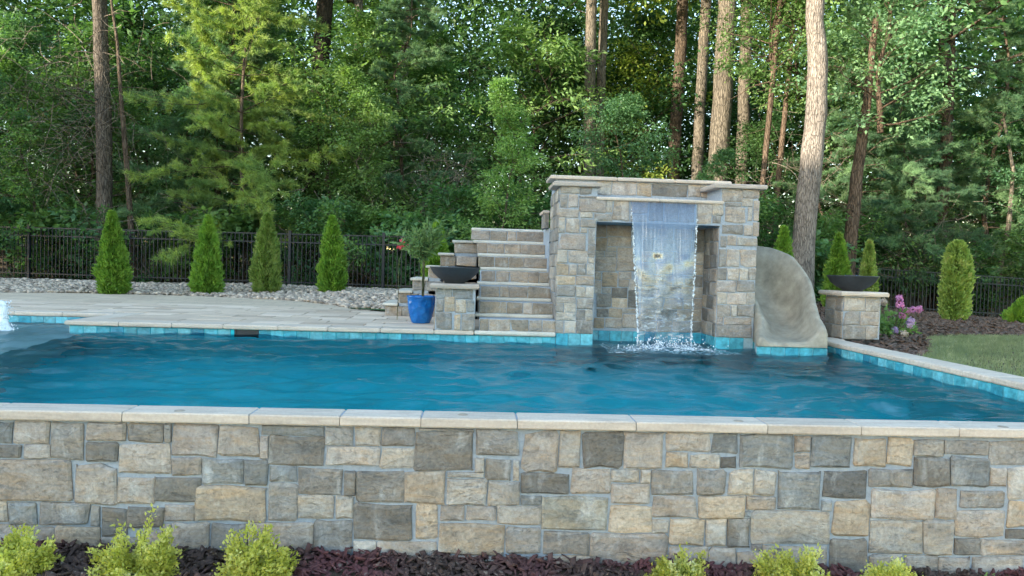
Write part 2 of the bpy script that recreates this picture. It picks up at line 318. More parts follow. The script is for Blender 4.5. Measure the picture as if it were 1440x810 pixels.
WALL_STONES = """-236.2,-17.2,-226.6,-6.8,s;-225.4,-17.2,-208.8,-6.2,t;-207.6,-24.5,-191.8,-6.6,g;-190.4,-15.4,-171.4,-6.2,t;-170.2,-15.4,-153.3,-5.9,g;-152.3,-15.5,-149.6,-6.2,g;-148.3,-22.2,-127.0,-6.2,p;-125.6,-22.2,-105.4,-6.7,t;-104.5,-11.0,-73.6,-5.7,s;-72.3,-15.8,-58.9,-6.1,g;-239.6,-24.2,-222.5,-18.3,d;-220.7,-24.6,-208.5,-17.8,t;-190.9,-26.0,-175.6,-16.2,d;-174.3,-31.7,-149.9,-16.5,t;-104.8,-23.1,-101.6,-11.6,p;-100.6,-26.3,-73.6,-11.6,d;-71.8,-25.8,-45.5,-16.3,t;-239.4,-45.9,-197.6,-25.6,t;-195.1,-47.0,-176.0,-27.5,t;-148.6,-31.8,-134.4,-23.4,t;-133.4,-36.4,-113.7,-23.5,s;-112.8,-36.6,-101.6,-24.0,s;-100.1,-34.7,-86.8,-26.9,s;-85.2,-40.9,-64.3,-27.8,g;-175.0,-46.4,-157.6,-33.8,t;-156.6,-45.8,-134.8,-33.1,d;-100.2,-54.6,-86.5,-36.0,g;-136.2,-55.1,-101.8,-37.7,o;-85.5,-53.5,-67.9,-41.6,b;-66.4,-53.0,-58.0,-42.0,b;-239.3,-56.8,-228.5,-46.9,b;-227.7,-57.9,-214.7,-47.1,s;-212.7,-58.2,-188.8,-46.8,g;-187.8,-58.4,-183.8,-48.5,g;-182.9,-63.4,-170.9,-49.2,d;-170.2,-59.0,-152.4,-48.5,d;-151.8,-55.2,-136.9,-47.1,t;-239.2,-71.2,-224.3,-58.4,g;-223.7,-71.0,-205.9,-59.4,g;-205.0,-70.8,-184.0,-59.1,o;-182.8,-71.8,-163.0,-64.0,g;-162.4,-71.7,-153.1,-59.8,t;-152.3,-63.7,-148.6,-57.1,t;-152.2,-71.6,-148.5,-64.6,t;-147.8,-70.3,-130.2,-56.4,t;-129.0,-70.1,-110.7,-56.7,g;-109.6,-69.8,-78.6,-55.6,t;-77.4,-70.8,-58.4,-54.6,g;-57.7,-16.0,-45.1,-5.6,b;-44.3,-15.6,-28.1,-5.8,g;-44.8,-26.9,-28.2,-16.4,b;-27.1,-27.5,2.5,-7.6,d;-25.4,-6.9,-10.8,-5.0,t;-10.2,-6.8,1.9,-4.7,g;3.9,-19.4,26.1,-6.2,g;27.9,-27.4,46.3,-5.8,t;47.1,-25.3,57.7,-5.8,b;59.0,-24.9,79.8,-5.7,d;80.6,-25.0,101.1,-5.7,t;102.6,-15.5,125.5,-5.3,t;102.9,-24.3,114.2,-16.5,o;-62.5,-41.3,-57.4,-28.8,d;-56.4,-44.4,-33.0,-28.7,d;-31.2,-44.9,-11.5,-28.3,o;-10.2,-30.9,8.1,-28.6,b;4.0,-28.2,8.0,-21.0,b;9.2,-32.3,21.8,-21.5,d;23.6,-32.4,26.1,-22.0,b;-10.6,-45.1,9.5,-31.9,b;10.5,-45.2,26.5,-33.1,b;27.8,-39.1,52.2,-28.5,d;53.6,-38.4,73.8,-25.8,t;74.6,-32.2,88.5,-25.7,b;89.9,-32.7,94.5,-25.8,b;95.9,-38.1,117.5,-26.0,g;27.8,-44.8,38.2,-40.3,s;74.9,-43.5,94.4,-33.1,t;39.6,-57.8,73.1,-40.4,e;74.0,-58.7,95.7,-45.0,o;96.7,-50.6,119.8,-39.4,t;-57.3,-64.0,-27.7,-45.6,d;-26.2,-63.2,-15.2,-45.7,o;-13.1,-53.8,-1.4,-45.8,t;0.1,-53.0,15.0,-46.0,t;16.0,-55.0,38.1,-45.7,b;-14.2,-70.7,20.0,-55.5,o;20.9,-70.1,38.9,-57.1,g;40.3,-70.5,63.9,-58.7,g;64.9,-77.1,104.7,-59.8,t;97.1,-58.8,105.2,-52.0,b;106.3,-65.3,124.5,-51.2,o;-57.5,-72.5,-46.1,-64.9,b;-45.2,-75.4,-15.2,-65.1,t;-13.8,-78.8,6.9,-71.7,t;8.1,-78.7,30.5,-71.8,b;31.2,-78.5,43.2,-72.0,g;44.1,-78.4,64.3,-71.5,o;106.1,-79.1,127.3,-66.1,t;126.2,-16.2,140.1,-6.2,s;141.4,-23.7,169.4,-5.8,s;170.8,-14.9,178.7,-6.7,t;171.8,-23.6,179.2,-15.9,t;180.0,-22.5,201.0,-6.7,s;203.2,-21.6,219.9,-7.1,o;221.2,-21.2,234.8,-6.8,o;235.7,-15.9,251.3,-7.4,b;252.3,-14.9,276.1,-7.4,g;277.5,-19.7,304.5,-7.4,g;115.7,-24.1,131.2,-17.5,b;132.0,-24.0,139.7,-18.4,k;119.4,-38.4,134.2,-25.4,g;136.1,-38.0,149.0,-25.2,b;150.0,-38.4,161.4,-25.2,b;163.1,-45.1,185.2,-25.2,s;187.3,-39.1,209.9,-24.6,k;211.9,-32.8,235.2,-23.4,g;236.7,-32.1,255.4,-16.8,d;256.5,-32.0,276.5,-16.5,s;278.2,-31.8,286.7,-22.0,t;288.2,-38.4,305.4,-21.5,b;121.2,-50.4,145.1,-39.0,o;146.4,-45.7,161.9,-39.3,t;149.7,-63.6,191.6,-46.8,b;187.1,-46.2,192.1,-40.5,s;193.4,-58.9,212.0,-40.6,o;213.8,-49.8,247.8,-34.6,t;249.2,-49.6,260.2,-33.8,t;262.8,-43.4,286.0,-34.2,g;260.4,-58.8,286.7,-44.7,t;289.1,-53.5,306.2,-39.9,o;288.7,-59.8,306.8,-54.7,d;213.6,-68.0,242.1,-51.0,b;243.2,-68.6,259.2,-50.5,b;125.5,-65.5,135.8,-51.0,b;137.1,-66.3,148.5,-50.8,d;192.6,-82.2,212.6,-60.9,d;145.8,-49.6,148.6,-46.8,s;150.1,-67.4,154.9,-64.5,t;156.1,-82.4,191.0,-64.7,b;127.9,-82.7,141.3,-66.6,t;142.6,-82.6,155.3,-68.2,t;214.1,-83.3,231.3,-68.9,b;232.7,-84.5,251.2,-69.4,t;252.5,-84.3,269.2,-70.0,t;270.6,-84.2,298.6,-70.0,t;260.4,-68.6,273.9,-60.2,d;275.3,-68.7,307.2,-60.9,t"""
FALL_STONES = """100.9,167.5,123.1,176.5,b;124.4,166.6,138.9,176.6,g;100.8,150.0,109.6,165.6,g;110.9,150.7,122.2,165.4,p;123.7,162.5,144.3,164.4,g;124.3,145.9,156.0,161.4,p;100.0,138.9,123.1,148.3,t;125.3,139.0,139.9,145.0,b;142.5,135.9,163.7,144.0,g;100.0,119.8,107.4,137.4,b;108.6,120.6,124.7,136.8,t;126.3,127.1,144.4,136.5,g;126.9,120.6,134.2,125.9,b;136.3,107.1,143.9,126.0,g;99.8,100.1,133.3,118.9,p;136.2,94.5,144.5,106.1,g;99.3,84.0,111.3,98.6,b;112.7,84.2,135.7,98.5,t;137.0,91.9,143.9,97.6,g;137.3,84.7,144.1,90.8,b;99.1,69.3,113.8,82.3,o;114.9,69.6,122.8,82.2,t;124.1,70.6,134.2,82.9,g;135.5,70.5,143.8,83.5,b;98.9,57.8,121.1,68.3,o;122.5,57.7,143.6,69.0,t;99.7,43.8,122.2,56.4,g;123.3,43.6,134.1,56.2,b;135.1,43.5,144.3,56.3,b;99.6,36.3,123.0,42.7,t;99.5,25.4,108.4,35.0,g;109.5,25.3,123.3,35.6,b;124.5,29.7,144.5,42.7,g;100.2,15.3,123.6,24.2,b;124.9,15.8,134.6,28.2,g;135.6,16.1,144.2,28.4,b;100.0,-0.4,109.3,14.2,g;110.4,-0.0,124.0,14.5,b;125.0,0.4,144.3,15.0,g;156.8,146.5,163.3,160.8,b;164.5,136.7,183.9,159.7,t;186.9,146.1,205.8,160.5,p;186.6,136.0,206.0,145.0,g;208.7,137.8,225.6,160.6,g;227.0,137.6,243.6,161.3,g;244.5,148.0,263.2,161.1,g;245.0,137.4,263.6,147.0,g;267.2,137.0,284.8,161.6,t;286.0,146.7,298.6,162.1,b;286.5,137.3,295.8,145.5,g;296.8,163.9,321.4,177.8,t;322.6,168.8,342.0,178.6,t;301.1,158.2,320.5,162.2,g;321.7,158.5,334.6,167.7,b;336.3,142.0,342.8,166.1,t;302.2,139.0,326.8,157.0,t;329.0,141.4,334.2,157.6,b;298.4,124.9,323.6,136.0,g;325.6,123.9,335.7,136.0,t;336.6,123.5,343.1,140.1,t;297.0,108.9,304.1,122.3,g;305.3,111.1,316.0,122.8,t;317.7,111.1,341.7,120.6,b;295.5,85.4,303.7,105.9,g;305.2,85.5,320.0,106.3,t;321.5,86.1,340.9,106.9,t;295.0,69.2,305.3,83.6,g;307.1,69.9,321.1,83.3,t;322.3,70.3,331.7,83.7,b;332.9,70.3,341.7,84.3,g;294.9,55.1,317.1,67.9,p;319.1,55.8,341.8,68.6,g;295.4,40.0,306.3,53.4,b;307.8,39.9,330.7,53.9,p;331.8,40.4,341.7,54.4,b;295.6,24.9,311.6,38.3,t;313.0,25.2,319.5,38.6,b;320.7,25.3,341.5,39.0,g;295.7,15.0,303.3,23.6,p;304.8,15.6,338.2,24.1,t;296.2,0.1,338.7,14.3,g"""
FALL_TOP_STONES = """153.9,172.5,170.9,190.5,b;172.7,173.4,204.0,190.9,p;205.2,172.6,222.4,191.2,o;224.1,173.2,269.5,191.3,d;271.2,173.7,286.8,191.3,t;287.6,173.7,301.8,191.3,t"""
RECESS_STONES = """154.2,118.9,167.2,135.9,t;168.6,120.0,198.3,136.7,t;154.8,101.8,167.8,117.0,o;169.1,107.2,198.8,118.6,t;169.4,101.6,180.9,106.0,b;182.5,89.4,202.3,106.2,t;153.3,94.1,164.8,100.4,b;166.2,94.0,181.1,100.3,b;153.7,75.7,181.0,92.8,t;182.2,76.1,205.7,88.5,t;153.9,64.0,162.3,74.1,b;164.0,55.9,183.6,74.0,o;184.9,66.5,201.3,75.1,t;185.3,56.4,198.0,65.2,t;199.2,52.5,209.4,65.5,t;153.8,46.9,162.8,62.7,t;164.5,47.2,175.4,54.1,b;176.8,42.5,196.8,54.5,d;198.5,29.6,211.0,51.6,d;158.2,29.2,176.0,45.8,d;177.9,29.7,197.1,41.2,o;158.7,17.1,173.1,27.2,d;174.4,17.0,190.8,28.0,o;191.9,22.5,212.5,28.2,t;155.3,3.0,168.1,15.1,o;169.7,3.5,190.9,15.6,t;192.3,4.1,213.9,20.9,t"""
PILLAR_STONES = """-43.3,37.2,-24.8,51.3,s;-23.1,37.8,-0.1,52.0,s;-42.9,22.0,-34.6,36.1,g;-32.9,22.6,-21.3,40.0,o;-19.8,21.2,-8.1,36.5,o;-6.4,22.6,2.1,36.3,s;-43.3,-0.1,-24.8,20.7,g;-21.2,0.3,-14.1,18.6,o;-12.4,0.1,2.3,20.2,g"""
TRUNKS={
 'T1':[(-9.47,19.50,1.28,0.234),(-9.50,19.50,3.64,0.225),(-9.59,19.50,5.43,0.216),(-9.67,19.50,7.22,0.206)],
 'T2':[(-8.50,18.90,1.02,0.091),(-8.63,18.90,2.69,0.082),(-8.79,18.90,4.27,0.064),(-8.93,18.90,6.00,0.045)],
 'T3':[(-5.23,24.00,1.37,0.300),(-5.21,24.00,3.42,0.288),(-5.09,24.00,6.35,0.288),(-4.95,24.00,9.04,0.277)],
 'T4':[(-5.70,19.20,1.12,0.083),(-5.84,19.20,1.93,0.074),(-5.99,19.20,3.00,0.065),(-6.22,19.20,4.25,0.055),(-6.33,19.20,6.21,0.037)],
 'T5':[(-3.65,24.00,1.42,0.196),(-3.77,24.00,4.60,0.185),(-3.90,24.00,9.09,0.162)],
 'T6':[(-2.60,26.00,1.52,0.188),(-2.74,26.00,4.97,0.175),(-2.67,26.00,6.93,0.175),(-2.47,26.00,9.87,0.163)],
 'T7':[(3.85,25.00,2.65,0.204),(3.75,25.00,6.25,0.192),(3.71,25.00,9.81,0.180)],
 'T8':[(4.29,25.60,2.71,0.172),(4.21,25.60,6.40,0.160),(4.24,25.60,10.05,0.148)],
 'T9':[(8.05,30.00,3.15,0.346),(8.06,30.00,6.04,0.317),(8.17,30.00,10.08,0.288),(8.17,30.00,11.80,0.274)],
 'T10':[(8.72,29.00,3.10,0.279),(8.73,29.00,7.30,0.251),(8.83,29.00,11.48,0.237)],
 'T11':[(7.84,24.00,2.48,0.462),(7.91,24.00,4.35,0.415),(7.96,24.00,6.21,0.392),(8.01,24.00,9.67,0.369)],
 'T12':[(10.86,30.00,3.24,0.317),(10.87,30.00,6.73,0.288),(10.81,30.00,11.93,0.274)],
 'T13':[(8.14,21.00,1.49,0.091),(8.24,21.00,3.34,0.081),(8.38,21.00,5.59,0.081),(8.54,21.00,8.63,0.071)],
 'T14':[(9.06,22.00,1.54,0.095),(9.12,22.00,3.69,0.085),(9.29,22.00,6.48,0.074),(9.41,22.00,9.03,0.063)],
 'T15':[(7.85,17.50,0.20,0.421),(7.93,17.50,1.58,0.379),(8.04,17.50,3.30,0.379),(8.12,17.50,4.66,0.362),(8.12,17.50,5.85,0.337),(7.99,17.50,6.86,0.303),(7.99,17.50,7.36,0.303)],
 'T16':[(9.61,18.60,0.48,0.250),(9.66,18.60,1.49,0.224),(9.76,18.60,3.32,0.188),(9.93,18.60,5.14,0.143),(10.06,18.60,7.13,0.098),(10.14,18.60,7.86,0.080)],
 'T17':[(13.26,20.50,-0.40,0.296),(13.27,20.50,2.05,0.256),(13.35,20.50,4.68,0.227),(13.30,20.50,7.48,0.197)],
 'T18':[(14.94,20.60,-0.36,0.089),(15.13,20.60,0.88,0.079),(15.36,20.60,2.32,0.069),(15.42,20.60,3.96,0.050)],
 'S1':[(0.70,20.00,1.53,0.058),(0.69,20.00,3.35,0.048),(0.58,20.00,5.72,0.029)],
 'S2':[(4.13,21.00,2.38,0.061),(4.02,21.00,4.40,0.050),(3.90,21.00,6.61,0.030)],
}
# ---------------------------------------------------------------- stone setting
def table(s):
    o = []
    for it in s.split(';'):
        a = it.split(','); o.append((float(a[0])/100, float(a[1])/100, float(a[2])/100, float(a[3])/100, a[4]))
    return o
def pack(u0, v0, u1, v1, rnd, big=.40, small=.15, gap=.014, pal='ttbbggdopps'):
    """random ashlar: cut a rectangle into stones"""
    out = []
    def cut(a, b, c, d):
        w, h = c-a, d-b
        if w <= big and h <= big*.55 and (w < small*2.2 or rnd.random() < .75):
            out.append((a, b, c, d, rnd.choice(pal))); return
        if w > h*1.25 or (h <= big*.5 and w > small*1.6): 
            k = a+w*rnd.uniform(.36, .64); cut(a, b, k-gap/2, d); cut(k+gap/2, b, c, d)
        elif h > small*1.5:
            k = b+h*rnd.uniform(.36, .64); cut(a, b, c, k-gap/2); cut(a, k+gap/2, c, d)
        else: out.append((a, b, c, d, rnd.choice(pal)))
    cut(u0, v0, u1, v1); return out
def courses(u0, v0, u1, v1, rnd, h=(.13, .2), w=(.16, .36), gap=.012, pal='ttbbggdop'):
    out = []; v = v0
    n = max(1, round((v1-v0)/((h[0]+h[1])/2))); 
    for i in range(n):
        hh = (v1-v0)/n; u = u0
        while u < u1-1e-6:
            ww = rnd.uniform(*w)
            if u1-u-ww < w[0]*.7: ww = u1-u
            out.append((u, v0+i*hh, u+ww-gap, v0+(i+1)*hh-gap, rnd.choice(pal))); u += ww
    return out
FRONT = lambda Y: (lambda u, v, w: (u, Y-w, v))
LEFTF = lambda X: (lambda u, v, w: (X-w, -u, v))       # faces -X, u = -Y
def set_stones(parent, rects, mp, rnd, proud=.016, seat=.012, name='stone'):
    ox, oy, oz = parent.location
    for (u0, v0, u1, v1, c) in rects:
        u0, v0, u1, v1 = u0-.0025, v0-.002, u1+.0025, v1+.002
        w, h = u1-u0, v1-v0; s = min(w, h); r = s*rnd.uniform(.02, .075); jt = min(.009, s*.05)
        j = lambda: rnd.uniform(-jt, jt)
        pts = [(u0+r, v0), (u0+w*rnd.uniform(.4, .6), v0), (u1-r, v0), (u1, v0+r), (u1, v1-r), (u1-r, v1), (u0+w*rnd.uniform(.4, .6), v1), (u0+r, v1), (u0, v1-r), (u0, v0+r)]
        if rnd.random() < .14 and s > .1:                # a knocked-off corner
            k = rnd.choice(((0, 9), (2, 3), (4, 5), (7, 8)))
            cx, cy = (u0+u1)/2, (v0+v1)/2
            for q in k: pts[q] = (pts[q][0]+(cx-pts[q][0])*rnd.uniform(.05, .2), pts[q][1]+(cy-pts[q][1])*rnd.uniform(.05, .2))
        pts = [(a+j(), b+j()) for a, b in pts]
        p = proud*rnd.uniform(.65, 1.3); tx, ty = rnd.uniform(-.02, .02), rnd.uniform(-.03, .03); cu, cv = (u0+u1)/2, (v0+v1)/2
        ins = min(.014, s*.13); V = []
        for a, b in pts: V.append((a, b, -seat))
        for a, b in pts: V.append((a, b, p*.45))
        for a, b in pts:
            du, dv = cu-a, cv-b; L = math.hypot(du, dv); k = ins*rnd.uniform(.7, 1.4)/L
            a2, b2 = a+du*k, b+dv*k
            V.append((a2, b2, p+tx*(a2-cu)+ty*(b2-cv)+rnd.uniform(-.0025, .0025)))
        V.append((cu+w*rnd.uniform(-.15, .15), cv+h*rnd.uniform(-.15, .15), p+rnd.uniform(0, .006)))
        n = 10; F = []
        for k in range(n):
            k2 = (k+1) % n
            F.append((k, k2, n+k2, n+k)); F.append((n+k, n+k2, 2*n+k2, 2*n+k)); F.append((2*n+k, 2*n+k2, 3*n))
        P3 = [mp(*q) for q in V]
        mesh_obj(name, [(x-ox, y-oy, z-oz) for x, y, z in P3], F, 'stone_'+c, parent)
def slabs(parent, name, rects, z0, z1, mat, b=.009, jit=.0015):
    ox, oy, oz = parent.location
    for (x0, y0, x1, y1) in rects:
        m = MB((ox, oy, oz)); m.slab(x0, y0, z0, x1, y1, z1, b, jit); m.build(name, mat, parent)
def run(a, b, step, gap, rnd, var=.12):
    out = []; x = a
    while x < b-1e-6:
        e = x+step*rnd.uniform(1-var, 1+var)
        if b-e < step*.4: e = b
        out.append((x, e-gap)); x = e
    return out

# ---------------------------------------------------------------- the ground
def deck_back(x):
    P = [(-30, 14.2), (-9.1, 14.75), (-7.5, 15.4), (-5.4, 15.4), (-3.45, 14.6), (-2.5, 13.5), (-1.97, 12.5), (-1.43, 12.0), (-1.0, 11.95), (3, 11.95)]
    for (a, b), (c, d) in zip(P, P[1:]):
        if x <= c: return b+(d-b)*(x-a)/(c-a)
    return P[-1][1]
YF, YB, XR, WZ = 3.93, 8.81, 4.21, -0.13       # pool: front and back edge, right edge, water level
def bed_z(x): return -.715 - .020*(x+1)
def back_z(x, y):
    z = -.06
    if y > 10.5:
        k = max(0, min(1, (y-10.5)/6)) if x > -.9 else max(0, min(1, (y-deck_back(x)-.1)/2.2)); z += k*(.14 if x < 4 else .14-.0+max(-.45, -(x-8)*.055) if x > 8 else .14)
    if y > 21: z += min(2.0, (y-21)*.035)
    return z + (.05*mnoise.noise((x*.3, y*.3, 0)) if y > 17.5 else 0)
def ground_z(x, y):
    low = bed_z(max(-8, min(8, x))) - .05*max(0, 3.3-y)*.6
    if y < 3.855: return max(low, -1.6)
    if -9.1 < x < 4.3 and 3.9 < y < 10.35: return -2.3
    if x > 7 and y < 9: return low + (back_z(x, y)-low)*max(0, min(1, (y-3.9)/5))
    return back_z(x, y)
xs = sorted(set([-220, -120, -70, -45, -30, -24, -18, -15, -12, -10.5, -9.11, -9.09, 4.29, 4.31, 5.2, 6.0, 7.0, 9, 10, 11, 12, 13, 14, 15, 16, 18, 20, 24, 30, 45, 70, 120, 220]+[round(-8+i, 2) for i in range(12)]))
ys = sorted(set([-200, -100, -50, -30, -20, -12, -8, -5, -3, -1, 1, 2, 2.6, 3.0, 3.3, 3.5, 3.7, 3.85, 3.86, 3.91, 10.34, 10.36, 400, 250, 150, 100, 75, 60]+[4.6+i*.8 for i in range(7)]+[10.5+i*.75 for i in range(22)]+[28+i*3 for i in range(9)]))
gv = [(x, y, ground_z(x, y)) for y in ys for x in xs]; nx = len(xs)
gf = [(i*nx+k, i*nx+k+1, (i+1)*nx+k+1, (i+1)*nx+k) for i in range(len(ys)-1) for k in range(nx-1)]
tag(mesh_obj('ground', gv, gf, 'forest_floor'), kind='structure')

# ---------------------------------------------------------------- front pool wall: mortar, stones, coping
R1 = random.Random(21)
wall = thing('pool_wall', 'long low wall of mixed tan and grey stones with pale coping holding the pool', 'wall', (0, 3.78, -.75))
m = MB(wall.location); m.box(-7.2, 3.78, -1.2, 6.3, 3.90, -.004); m.build('mortar_bed', 'mortar', wall)
st = table(WALL_STONES)
set_stones(wall, [(a, b+.002, c, min(d, -.062), k) for a, b, c, d, k in st], FRONT(3.78), R1, .017)
xl = min(s[0] for s in st); xr = max(s[2] for s in st)
set_stones(wall, pack(-7.2, -.80, xl-.02, -.065, R1), FRONT(3.78), R1); set_stones(wall, pack(xr+.02, -.85, 6.3, -.065, R1), FRONT(3.78), R1)
joints = [-7.25, -6.62, -6.0, -5.4, -4.78, -4.18, -3.56, -2.95, -2.36, -1.72, -1.10, -.65, -.243, .247, .86, 1.55, 2.05, 2.58, 3.1, 3.72, 4.34, 4.95, 5.6, 6.35]
slabs(wall, 'coping_stone', [(a, 3.742, b-.004, YF, ) for a, b in zip(joints, joints[1:])], -.05, 0, 'coping', .007, .001)

for (x, y), lb in zip([(-1.464, 3.80), (-.034, 3.835), (1.417, 3.81), (2.85, 3.79)],
                      ['small round jet cap in the front coping above the leftmost golden shrubs', 'small round jet cap in the middle of the front coping',
                       'small round jet cap in the front coping below the slide', 'small round jet cap in the front coping near the right frame edge']):
    m = MB((x, y, 0)); m.lathe([(.0, .005), (.012, .005), (.016, .003), (.018, .0006), (.024, .003), (.027, .0)], x, y, 18)
    tag(m.build('jet_cap', 'jet_cap', None, True), lb, 'jet cap', 'deck jet caps in the front coping').location = (x, y, 0)

# ---------------------------------------------------------------- pool basin, tiles, water
m = MB()
m.box(-9.0, 3.90, -1.9, XR+.03, 10.2, -1.75)                        # floor
m.box(-9.0, 3.905, -1.75, XR+.03, 3.95, -.055)                      # front
m.box(XR+.012, 3.95, -1.75, XR+.10, 8.9, -.055)                     # right
m.box(-4.66, YB+.012, -1.75, 1.0, YB+.10, -.055); m.box(3.42, YB+.012, -1.75, XR+.012, YB+.10, -.055)                # back under the deck edge
pool = tag(m.build('pool_basin', 'plaster'), kind='structure')
m = MB(); q4 = [(-9.0, 3.951), (-3.86, 3.951), (-4.60, 8.82), (-4.60, 9.96), (-9.0, 9.96)]
m.add([(x, y, -.40) for x, y in q4]+[(x, y, -1.749) for x, y in q4], [(0,1,2,3,4)]+[(k, k+5, (k+1) % 5+5, (k+1) % 5) for k in range(5)]); m.build('tanning_ledge', 'shelf_plaster', pool)
m = MB(); m.box(-9.0, 9.962, -1.2, -4.66, 10.1, -.055); m.box(-4.672, 8.823, -1.2, -4.60, 9.962, -.055); m.build('ledge_wall', 'grout', pool)
R2 = random.Random(5); TL = {}
def tile(mp, u0, u1, v0, v1, d=.006):
    c = R2.choice('aabbbccd'); key = (round(u1-u0, 3), c, mp.__name__)
    V = [mp(u0, v0, 0), mp(u1, v0, 0), mp(u1, v1, 0), mp(u0, v1, 0), mp(u0+.004, v0+.004, d), mp(u1-.004, v0+.004, d), mp(u1-.004, v1-.004, d), mp(u0+.004, v1-.004, d)]
    mesh_obj('tile', V, [(4,5,6,7), (0,1,5,4), (1,2,6,5), (2,3,7,6), (3,0,4,7)], 'tile_'+c, pool)
def tiles(mp, a, b, v0=-.21, v1=-.056, step=.153, skip=None):
    n = max(1, round((b-a)/step)); s = (b-a)/n
    for i in range(n):
        if skip and skip[0] < a+(i+.5)*s < skip[1]: continue
        tile(mp, a+i*s+.0015, a+(i+1)*s-.0015, v0, v1)
tiles(FRONT(YB+.011), -4.66, 1.0, skip=(-2.79, -2.5)); tiles(FRONT(YB+.011), 3.415, XR)
tiles(FRONT(YB-.002), 1.005, 1.452, v1=-.004); tiles(FRONT(YB-.002), 2.952, 3.30, v1=-.004)
tiles(LEFTF(1.003), -YB-.12, -YB, v1=-.004)
m = MB(); m.box(1.005, YB, -1.6, 1.452, 9.35, -.006); m.box(2.952, YB, -1.6, 3.415, 9.35, -.006); m.build('pillar_foundation', 'grout', pool)
tiles(FRONT(9.961), -9.0, -4.67)
tiles(LEFTF(XR+.011), -YB, -3.95)
tiles(FRONT(9.349), 1.46, 2.95, v1=-.004); tiles(LEFTF(2.949), -9.34, -YB+.0, v1=-.004)
m = MB(); m.box(1.44, 9.352, -1.6, 2.97, 9.5, -.03); m.build('recess_foundation', 'grout', pool)
m = MB(); m.box(-2.78, YB-.004, -.20, -2.755, YB+.03, -.056); m.box(-2.525, YB-.004, -.20, -2.50, YB+.03, -.056); m.box(-2.755, YB+.004, -.20, -2.525, YB+.03, -.12); sk = m.build('skimmer_frame', 'dark_plastic', pool)
m = MB(); m.box(-2.755, YB+.005, -.118, -2.525, YB+.010, -.057); m.build('skimmer_opening', 'black_metal', sk)

gx = np.linspace(-9.0, XR+.012, 430); gy = np.linspace(3.952, 9.99, 200)
GX, GY = np.meshgrid(gx, gy); H = np.zeros_like(GX); rs = np.random.default_rng(3)
for i in range(70):
    lam = np.exp(rs.uniform(np.log(.16), np.log(.95))); th = rs.normal(math.pi/2+.15, .5); ph = rs.uniform(0, 6.28)
    env = .5+.5*np.sin(GX*rs.uniform(-1.2, 1.2)+GY*rs.uniform(-1.2, 1.2)+rs.uniform(0, 6.28))
    H += .0050*lam**.9*env*np.sin(2*math.pi/lam*(GX*math.cos(th)+GY*math.sin(th))+ph)
for (cx, cy, a, lam, fall) in ((2.3, 8.45, .016, .26, .55), (-5.4, 8.75, .012, .24, .6)):
    D = np.hypot(GX-cx, GY-cy); H += a*np.exp(-D/fall)*np.sin(2*math.pi*D/lam+.8*np.sin(GX*9)+.6*np.sin(GY*11)) + a*.25*np.exp(-D/1.9)*np.sin(2*math.pi*D/.42)
V = np.stack([GX, GY, WZ+H], -1).reshape(-1, 3); n1 = len(gx)
idx = np.arange((len(gy)-1)*n1).reshape(-1, n1)[:, :-1].ravel()
F = np.stack([idx, idx+1, idx+n1+1, idx+n1], -1)
tag(put('water', fast_mesh('water', V, F, 'pool_water', True)), kind='structure')

# ---------------------------------------------------------------- deck: slab, coping, pavers
dx = [-30, -20, -12, -9.1, -7.5, -5.4, -4.66, -3.45, -2.5, -1.97, -1.43, -1.0, 1.2]
dv = []; df = []
for x in dx:
    y0 = 9.985 if x < -4.7 else YB+.012
    dv += [(x, y0, -.016), (x, deck_back(x), -.016), (x, deck_back(x), -.10)]
k = dx.index(-4.66); dv[k*3] = (-4.66, 9.985, -.016)
for i in range(len(dx)-1): df += [(i*3, i*3+3, i*3+4, i*3+1), (i*3+1, i*3+4, i*3+5, i*3+2)]
b = len(dv); dv += [(-4.66, YB+.012, -.016)]; df += [(k*3, b, k*3+3)]
deck = tag(mesh_obj('deck', dv, df, 'paver_field'), kind='structure')
R3 = random.Random(9)
slabs(deck, 'coping_stone', [(a, YB-.03, b2, YB+.30) for a, b2 in run(-4.70, .026, .61, .006, R3, .05)], -.05, .002, 'coping', .012, .001)
slabs(deck, 'coping_stone', [(a, 9.95, b2, 10.25) for a, b2 in run(-9.0, -4.70, .61, .006, R3, .05)], -.05, .002, 'coping', .012, .001)
slabs(deck, 'coping_stone', [(-4.70, a, -4.40, b2) for a, b2 in run(YB+.306, 10.25, .48, .006, R3, .05)], -.05, .002, 'coping', .012, .001)
slabs(deck, 'coping_stone', [(4.02, YB-.03, 4.20, YB+.30)], -.05, .002, 'coping', .012, .001)
y = YB+.306; row = 0
while y < 12.4:
    hgt = .30; off = (.37*row) % 1*.61
    lo = -4.394 if y < 10.25 else -8.2
    for a, b2 in run(lo-off, -.46, R3.choice((.46, .61, .72)), .006, R3, .22):
        a = max(a, lo)
        if b2-a < .06 or y+hgt > deck_back(b2) or y+hgt > deck_back(a) : continue
        if a > -1.25 and y > 10.6: continue
        slabs(deck, 'paver', [(a, y, b2-.006, y+hgt-.012)], -.02, R3.uniform(.0, .005), R3.choice(('paver', 'paver', 'paver_dark', 'paver_pale')), .004, .001)
    y += hgt; row += 1
slabs(pool, 'coping_stone', [(XR-.0, a, XR+.30, b2) for a, b2 in run(YF+.006, YB+.0, .61, .006, R3, .06)] + [(XR-.0, YB+.006, XR+.36, YB+.33)], -.05, .003, 'coping', .012, .001)

